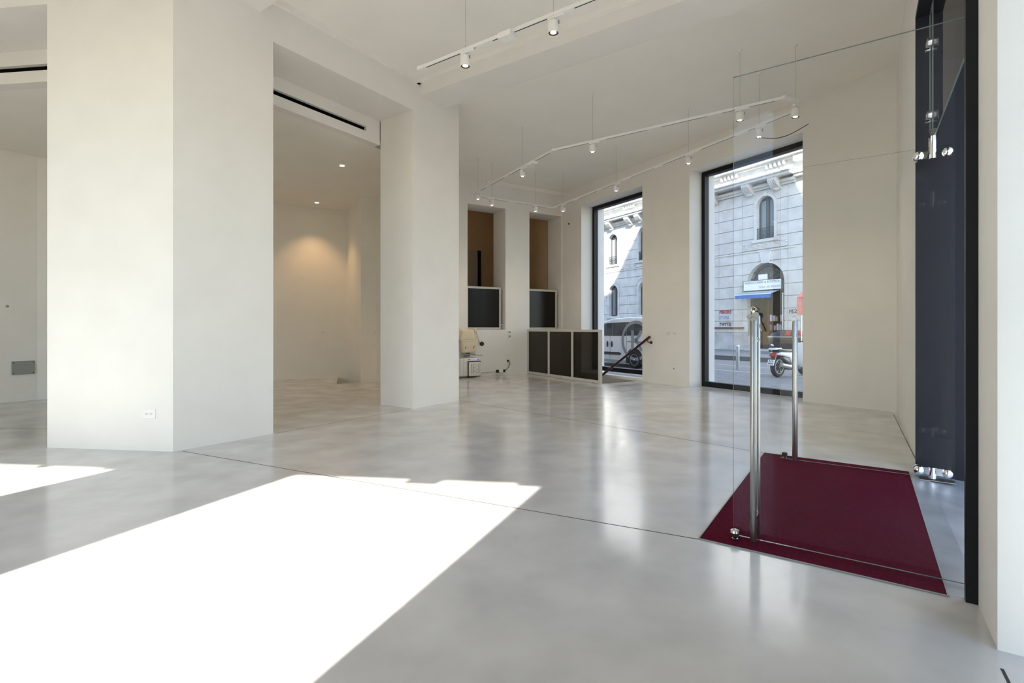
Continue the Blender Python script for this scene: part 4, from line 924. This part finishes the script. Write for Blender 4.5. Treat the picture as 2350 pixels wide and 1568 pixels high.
# van ---------------------------------------------------------------------------
VO = 12.9; ZR = -0.27
vn = thing('van', 'white delivery van with grey round letter K logo parked outside the left window', 'van', FP(-14.2, ZR, VO))
side = [(-16.35, -0.02), (-16.40, 0.35), (-16.25, 0.62), (-15.55, 0.86), (-14.98, 1.30), (-14.75, 1.44), (-14.3, 1.52), (-13.4, 1.55), (-12.6, 1.52), (-12.42, 1.35), (-12.32, 0.8), (-12.30, 0.0), (-12.40, -0.10), (-16.2, -0.10)]
vb = MB(); vb.extr([FP(u, z, VO) for u, z in side], (N.x * 1.75, N.y * 1.75, 0)); vb.build('body', M['vanwhite'], vn, bev=(0.07, 3), smooth=True)
def vp(name, mat, poly, th=0.012, par=None, off=0.006): return MB().extr([FP(u, z, VO - off) for u, z in poly], (N.x * th, N.y * th, 0)).build(name, mat, par or vn)
vp('side_window', M['vanglass'], [(-15.35, 0.88), (-14.95, 1.24), (-14.72, 1.34), (-14.34, 1.36), (-14.34, 0.87)])
vp('side_window', M['vanglass'], [(-14.325, 0.87), (-14.325, 1.36), (-13.60, 1.38), (-13.60, 0.88)])
vp('side_window', M['vanglass'], [(-13.585, 0.89), (-13.585, 1.38), (-12.95, 1.37), (-12.72, 1.24), (-12.80, 1.05), (-13.05, 0.90)])
for u in (-14.60, -14.36): MB().ball(FP(u, 0.57, VO - 0.01), 0.045, 0.03, 0.12, 10, ax=U).build('door_handle', M['rubber'], vn, smooth=True)
vp('rub_strip', M['rubber'], [(-15.6, 0.17), (-15.6, 0.27), (-13.95, 0.28), (-13.86, 0.23), (-13.92, 0.18)], 0.03, off=0.02)
for u in (-14.47, -13.6): vp('door_seam', M['dark'], [(u, 0.0), (u, 0.86), (u + 0.012, 0.86), (u + 0.012, 0.0)], 0.004, off=0.003)
vp('slide_track', M['dark'], [(-13.56, 0.66), (-13.56, 0.685), (-12.5, 0.69), (-12.5, 0.665)], 0.006, off=0.004)
vp('sill_strip', M['greyplastic'], [(-16.2, -0.08), (-16.2, 0.0), (-13.65, 0.0), (-13.65, -0.08)], 0.02, off=0.015)
MB().ball(FP(-15.32, 0.95, VO - 0.14), 0.10, 0.11, 0.12, 12, ax=U).build('mirror', M['vanwhite'], vn, smooth=True)
for u in (-13.20, -15.72):
    wc = FP(u, ZR + 0.31, VO + 0.02)
    pts = [(u - 0.42, -0.10)] + [(u - 0.42 * cos(pi * i / 12), ZR + 0.31 + 0.42 * sin(pi * i / 12)) for i in range(13)] + [(u + 0.42, -0.10)]
    vp('wheel_arch', M['dark'], pts, 0.01, off=0.004)
    whl = MB().lathe([(0.20, 0.0), (0.27, -0.01), (0.305, 0.02), (0.31, 0.08), (0.31, 0.15), (0.29, 0.2), (0, 0.2), (0, 0.06), (0.20, 0.06)], wc - Vector((N.x, N.y, 0)) * 0.03, nv, 28).build('wheel', M['tyre'], vn, smooth=True)
    rm_ = MB().torus(wc - Vector((N.x, N.y, 0)) * 0.02, 0.195, 0.014, nv, 24, 6)
    for j in range(5):
        a_ = 2 * pi * j / 5 + 0.3
        for s_ in (-0.09, 0.09): rm_.cyl(wc - Vector((N.x, N.y, 0)) * 0.018, FP(u + 0.19 * cos(a_ + s_), ZR + 0.31 + 0.19 * sin(a_ + s_), VO + 0.002), 0.013, 6)
    rm_.ball(wc - Vector((N.x, N.y, 0)) * 0.018, 0.04, n=10); rm_.build('rim', M['alloy'], whl, smooth=True)
# round logo with letter
kc_u, kc_z, kr = -13.13, 0.72, 0.71
lg = MB()
for i in range(40):
    a0, a1 = 2 * pi * i / 40, 2 * pi * (i + 1) / 40
    lg.extr([FP(kc_u + r_ * cos(a_), kc_z + r_ * sin(a_), VO - 0.012) for r_, a_ in ((kr - 0.11, a0), (kr, a0), (kr, a1), (kr - 0.11, a1))], (N.x * 0.003, N.y * 0.003, 0))
fbox(lg, kc_u - 0.22, kc_u - 0.08, kc_z - 0.36, kc_z + 0.36, VO - 0.012, 0.003)
for s_ in (1, -1):
    lg.extr([FP(kc_u - 0.08, kc_z - 0.06 * s_ , VO - 0.012), FP(kc_u + 0.22, kc_z + 0.36 * s_, VO - 0.012), FP(kc_u + 0.40, kc_z + 0.36 * s_, VO - 0.012), FP(kc_u + 0.02, kc_z - 0.10 * s_, VO - 0.012)], (N.x * 0.003, N.y * 0.003, 0))
lg.build('logo', M['decal'], vn)

# scooter -------------------------------------------------------------------------
sp = V2(7.73, 14.77); H = N                                       # heading; local x along heading, y to its left
L_ = V2(-N.y, N.x)
sc = thing('scooter', 'white and black motor scooter parked with its number plate towards the shop', 'scooter', xyz(sp, ZR))
def SP(x, y, z): p = sp + H * x + L_ * y; return Vector((p.x, p.y, ZR + z))
lv = (L_.x, L_.y, 0)
def wheel_s(x):
    w_ = MB().lathe([(0.20, -0.05), (0.26, -0.062), (0.295, -0.045), (0.31, 0.0), (0.295, 0.045), (0.26, 0.062), (0.20, 0.05)], SP(x, 0, 0.31), lv, 28).build('wheel', M['tyre'], sc, smooth=True)
    r_ = MB().torus(SP(x, -0.045, 0.31), 0.20, 0.016, lv, 26, 6)
    for j in range(6):
        a_ = 2 * pi * j / 6; r_.cyl(SP(x, -0.03, 0.31), SP(x + 0.19 * cos(a_), -0.045, 0.31 + 0.19 * sin(a_)), 0.014, 6)
    r_.lathe([(0, -0.06), (0.05, -0.06), (0.05, 0.06), (0, 0.06)], SP(x, 0, 0.31), lv, 14)
    r_.build('rim', M['alloy'], w_, smooth=True)
wheel_s(0.0); wheel_s(1.36)
def slab(name, mat, prof, y0, y1, bev=(0.03, 3), par=None):
    v = L_ * (y1 - y0); return MB().extr([SP(x, y0, z) for x, z in prof], (v.x, v.y, 0)).build(name, mat, par or sc, bev=bev, smooth=True)
slab('rear_fairing', M['vanwhite'], [(-0.22, 0.66), (-0.10, 0.74), (0.55, 0.72), (0.62, 0.45), (0.45, 0.40), (0.35, 0.56), (0.05, 0.62)], -0.17, 0.17, (0.05, 3))
slab('under_body', M['bodyblack'], [(-0.15, 0.60), (0.35, 0.58), (0.55, 0.42), (0.95, 0.30), (0.95, 0.20), (0.40, 0.20), (0.25, 0.42), (0.0, 0.56)], -0.14, 0.14, (0.03, 2))
slab('seat', M['bodyblack'], [(-0.18, 0.76), (-0.05, 0.84), (0.25, 0.80), (0.62, 0.80), (0.72, 0.74), (0.60, 0.72), (-0.1, 0.74)], -0.15, 0.15, (0.04, 3))
slab('rear_rack', M['vanwhite'], [(-0.30, 0.80), (-0.28, 0.84), (0.02, 0.86), (0.02, 0.82)], -0.12, 0.12, (0.015, 2))
slab('tail_lamp', M['red'], [(-0.26, 0.60), (-0.24, 0.70), (-0.18, 0.72), (-0.18, 0.60)], -0.10, 0.10, (0.015, 2))
slab('mudguard', M['bodyblack'], [(-0.30, 0.42), (-0.22, 0.62), (-0.16, 0.62), (-0.24, 0.42)], -0.07, 0.07, (0.01, 2))
np_ = slab('number_plate', M['signwhite'], [(-0.37, 0.36), (-0.30, 0.52), (-0.285, 0.515), (-0.355, 0.355)], -0.10, 0.10, (0.003, 1))
ik = MB()
for row, y_s in ((0.48, (-0.05, 0.0, 0.05)), (0.41, (-0.06, -0.02, 0.02, 0.06))):
    for yy in y_s:
        xx = -0.37 + (row - 0.36) / 0.16 * 0.07 - 0.006
        ik.extr([SP(xx - 0.010, yy - 0.012, row - 0.022), SP(xx - 0.010, yy + 0.012, row - 0.022), SP(xx + 0.010, yy + 0.012, row + 0.022), SP(xx + 0.010, yy - 0.012, row + 0.022)], (0.002, 0.001, 0))
ik.build('plate_marks', M['ink'], np_)
MB().tube([SP(0.55, -0.16, 0.30), SP(0.25, -0.19, 0.31), SP(-0.05, -0.20, 0.36), SP(-0.14, -0.20, 0.38)], 0.06, 14).build('exhaust', M['alloy'], sc, smooth=True)
slab('front_shield', M['vanwhite'], [(1.02, 0.25), (0.98, 0.60), (1.08, 1.0), (1.18, 0.98), (1.14, 0.55), (1.20, 0.25)], -0.19, 0.19, (0.05, 3))
MB().tube([SP(1.36, 0.09, 0.31), SP(1.22, 0.09, 0.75)], 0.025, 8).tube([SP(1.36, -0.09, 0.31), SP(1.22, -0.09, 0.75)], 0.025, 8).build('fork', M['alloy'], sc, smooth=True)
MB().tube([SP(1.02, -0.34, 1.06), SP(1.10, -0.15, 1.03), SP(1.10, 0.15, 1.03), SP(1.02, 0.34, 1.06)], 0.018, 8).build('handlebar', M['rubber'], sc, smooth=True)
MB().tube([SP(0.45, 0.10, 0.22), SP(0.40, 0.22, 0.01)], 0.014, 8).build('side_stand', M['rubber'], sc, smooth=True)

# small dark car beside the salon door ---------------------------------------------
co = 23.4; cu = -14.05
cr = thing('small_car', 'small dark rounded car with pale waist trim behind the scooter', 'car', FP(cu, -0.08, co))
def loft(name, mat, secs, par=None):
    """secs: (z, half length, half width); superellipse rings stacked upwards"""
    m_ = MB(); n_ = 28; vs = []; fs = []
    for z, hl, hw in secs:
        for j in range(n_):
            a_ = 2 * pi * j / n_; ca, sa = cos(a_), sin(a_)
            x = hl * math.copysign(abs(ca) ** 0.6, ca); y = hw * math.copysign(abs(sa) ** 0.6, sa)
            vs.append(FP(cu + x, z - 0.08, co + 0.6 + y))
    for i in range(len(secs) - 1):
        for j in range(n_): fs.append((i * n_ + j, i * n_ + (j + 1) % n_, (i + 1) * n_ + (j + 1) % n_, (i + 1) * n_ + j))
    fs.append(tuple(range(n_))); fs.append(tuple(range((len(secs) - 1) * n_, len(secs) * n_)))
    m_.add(vs, fs); return m_.build(name, mat, par or cr, smooth=True)
loft('body', M['bodyblack'], [(0.16, 0.80, 0.48), (0.22, 0.92, 0.56), (0.50, 1.0, 0.62), (0.70, 1.02, 0.62), (0.80, 1.02, 0.62)])
loft('waist_trim', M['alloy'], [(0.79, 1.03, 0.63), (0.80, 1.05, 0.65), (0.85, 1.05, 0.65), (0.86, 1.03, 0.63)])
loft('cabin_glass', M['vanglass'], [(0.85, 1.0, 0.60), (1.0, 0.86, 0.55), (1.10, 0.68, 0.46), (1.16, 0.42, 0.3)])
m_ = MB()
for i, (z0_, z1_, h0_, h1_) in enumerate(((0.90, 1.02, 0.90, 0.78), (1.02, 1.12, 0.78, 0.60))):
    m_.extr([FP(cu + 0.0, z0_ - 0.08, co - 0.02 + 0.06 * i), FP(cu + h0_, z0_ - 0.08, co + 0.1 + 0.06 * i), FP(cu + h1_, z1_ - 0.08, co + 0.16 + 0.06 * i), FP(cu + 0.05, z1_ - 0.08, co + 0.03 + 0.07 * i)], (N.x * 0.02, N.y * 0.02, 0))
m_.build('red_patch', M['red'], cr)  # red patches laid over one half of the cabin glass
MB().ball(FP(cu - 0.62, 0.34, co + 0.06), 0.12, 0.05, 0.06, 10, ax=U).build('headlamp', M['signwhite'], cr, smooth=True)
for u in (-0.68, 0.68):
    for yo in (0.05, 1.12):
        MB().lathe([(0, -0.06), (0.13, -0.06), (0.16, -0.03), (0.16, 0.03), (0, 0.03)], FP(cu + u, 0.085, co + yo), nv, 18).torus(FP(cu + u, 0.085, co + yo - 0.06), 0.12, 0.02, nv, 18, 6, mi=1).build('wheel', [M['tyre'], M['alloy']], cr, smooth=True)

# ------------------------------------------------------------------ the photographer, seen only as a faint reflection in the glass doors
def skinned(name, pts, eds, mat, parent, root=0, sub=2):
    me = bpy.data.meshes.new(name); me.from_pydata([Vector(p[:3]) - Vector(parent.location) for p in pts], eds, [])
    o = bpy.data.objects.new(name, me); COL.objects.link(o); o.parent = parent
    md = o.modifiers.new('skin', 'SKIN'); md.use_smooth_shade = True
    for i, p in enumerate(pts):
        sv = me.skin_vertices[0].data[i]; sv.radius = (p[3], p[4] if len(p) > 4 else p[3]); sv.use_root = (i == root)
    sd = o.modifiers.new('sub', 'SUBSURF'); sd.levels = sub; sd.render_levels = sub
    me.materials.append(mat); return o
px_, py_ = -0.17, -0.46
ph = thing('person', 'person in dark clothes stooping to a tripod camera, mirrored faintly in the glass doors', 'person', (px_, py_, 0))
cloth = principled('dark_clothes', (0.02, 0.02, 0.024), 0.85); skin_m = principled('skin', (0.45, 0.27, 0.19), 0.55); hair_m = principled('dark_hair', (0.02, 0.014, 0.01), 0.6)
X = lambda x, y, z, r, r2=None: (px_ + x, py_ + y, z, r, r2 or r)
body = [X(0, -0.02, 0.86, .15, .11), X(0, 0.0, 1.05, .145, .105), X(0, 0.05, 1.24, .165, .11), X(0, 0.10, 1.34, .10, .08), X(0, 0.14, 1.40, .055),
        X(-0.18, 0.09, 1.31, .06), X(-0.23, 0.12, 1.06, .048), X(-0.08, 0.32, 1.08, .036),
        X(0.16, 0.09, 1.31, .06), X(0.20, 0.14, 1.06, .048), X(0.20, 0.34, 1.10, .036),
        X(-0.10, -0.02, 0.80, .10), X(-0.11, 0.03, 0.46, .068), X(-0.12, -0.02, 0.09, .045), X(-0.13, 0.10, 0.045, .042),
        X(0.10, -0.02, 0.80, .10), X(0.10, 0.02, 0.46, .068), X(0.10, -0.03, 0.09, .045), X(0.11, 0.09, 0.045, .042)]
skinned('body', body, [(0, 1), (1, 2), (2, 3), (3, 4), (2, 5), (5, 6), (6, 7), (2, 8), (8, 9), (9, 10), (0, 11), (11, 12), (12, 13), (13, 14), (0, 15), (15, 16), (16, 17), (17, 18)], cloth, ph)
hc = Vector((px_, py_ + 0.19, 1.47))
hd = MB().ball(hc, 0.076, 0.092, 0.112, 18)
hd.ball(hc + Vector((0, 0.092, -0.01)), 0.014, 0.02, 0.02, 8)
for s_ in (-1, 1): hd.ball(hc + Vector((0.076 * s_, 0.0, -0.005)), 0.012, 0.02, 0.03, 8)
hdo = hd.build('head', skin_m, ph, smooth=True)
MB().ball(hc + Vector((0, -0.018, 0.025)), 0.084, 0.092, 0.104, 18).build('hair', hair_m, hdo, smooth=True)
for s_ in (-1, 1): MB().ball(hc + Vector((0.03 * s_, 0.082, 0.005)), 0.012, 0.008, 0.008, 8).build('eye', principled('eye', (0.02, 0.02, 0.02), 0.2), hdo)
MB().ball(hc + Vector((0, 0.084, -0.055)), 0.024, 0.008, 0.007, 8).build('mouth', principled('lip', (0.3, 0.1, 0.08), 0.5), hdo)
def hand(cx_, cy_, cz_, sgn):
    base = [(px_ + cx_, py_ + cy_, cz_, .030, .018), (px_ + cx_, py_ + cy_ + 0.06, cz_ + 0.01, .034, .016)]
    ed = [(0, 1)]
    for k_ in range(4):
        fx = px_ + cx_ + (-0.027 + 0.018 * k_); L_f = (0.055, 0.066, 0.062, 0.048)[k_]; i0 = len(base)
        base += [(fx, py_ + cy_ + 0.085, cz_ + 0.012, .0085), (fx, py_ + cy_ + 0.085 + L_f * 0.6, cz_ + 0.004, .008), (fx, py_ + cy_ + 0.085 + L_f * 0.8, cz_ - 0.022, .007)]
        ed += [(1, i0), (i0, i0 + 1), (i0 + 1, i0 + 2)]
    i0 = len(base); base += [(px_ + cx_ - sgn * 0.04, py_ + cy_ + 0.035, cz_ - 0.008, .010), (px_ + cx_ - sgn * 0.052, py_ + cy_ + 0.075, cz_ - 0.02, .009)]
    ed += [(0, i0), (i0, i0 + 1)]
    return skinned('hand', base, ed, skin_m, ph, 0, 1)
hand(-0.06, 0.345, 1.085, -1); hand(0.215, 0.365, 1.105, 1)
tp = thing('tripod', 'black camera tripod, mirrored faintly in the glass doors', 'tripod', (0, -0.09, 0))
MB().cyl((0, -0.09, 0.62), (0, -0.09, 1.06), 0.016, 10).build('centre_column', M['rubber'], tp)
MB().ball((0, -0.09, 1.06), 0.032, n=12).box((0, -0.09, 1.092), 0.06, 0.06, 0.012).build('tripod_head', M['rubber'], tp)
for a_ in (90, 210, 330):
    e_ = Vector((0.36 * cos(radians(a_)), -0.09 + 0.36 * sin(radians(a_)), 0.0))
    if a_ == 330: e_ = Vector((0.15, -0.20, 0.0))
    MB().tube([(0, -0.09, 0.92), Vector((0, -0.09, 0.92)).lerp(e_, 0.55), e_], 0.015, 10, 0.010).build('leg', M['rubber'], tp, smooth=True)
MB().box((0, -0.09, 0.90), 0.07, 0.07, 0.05).build('spider', M['rubber'], tp, bev=(0.01, 1))
ca = thing('photo_camera', 'black camera on the tripod, mirrored faintly in the glass doors', 'camera', (0, -0.09, 1.1))
MB().box((0, -0.10, 1.15), 0.14, 0.06, 0.10).box((0, -0.10, 1.205), 0.06, 0.05, 0.03).build('body', M['rubber'], ca, bev=(0.008, 2))
MB().lathe([(0, 0), (0.036, 0), (0.04, 0.03), (0.036, 0.055), (0, 0.056)], (0, -0.072, 1.15), (0, 1, 0), 20).build('lens', M['rubber'], ca, smooth=True)
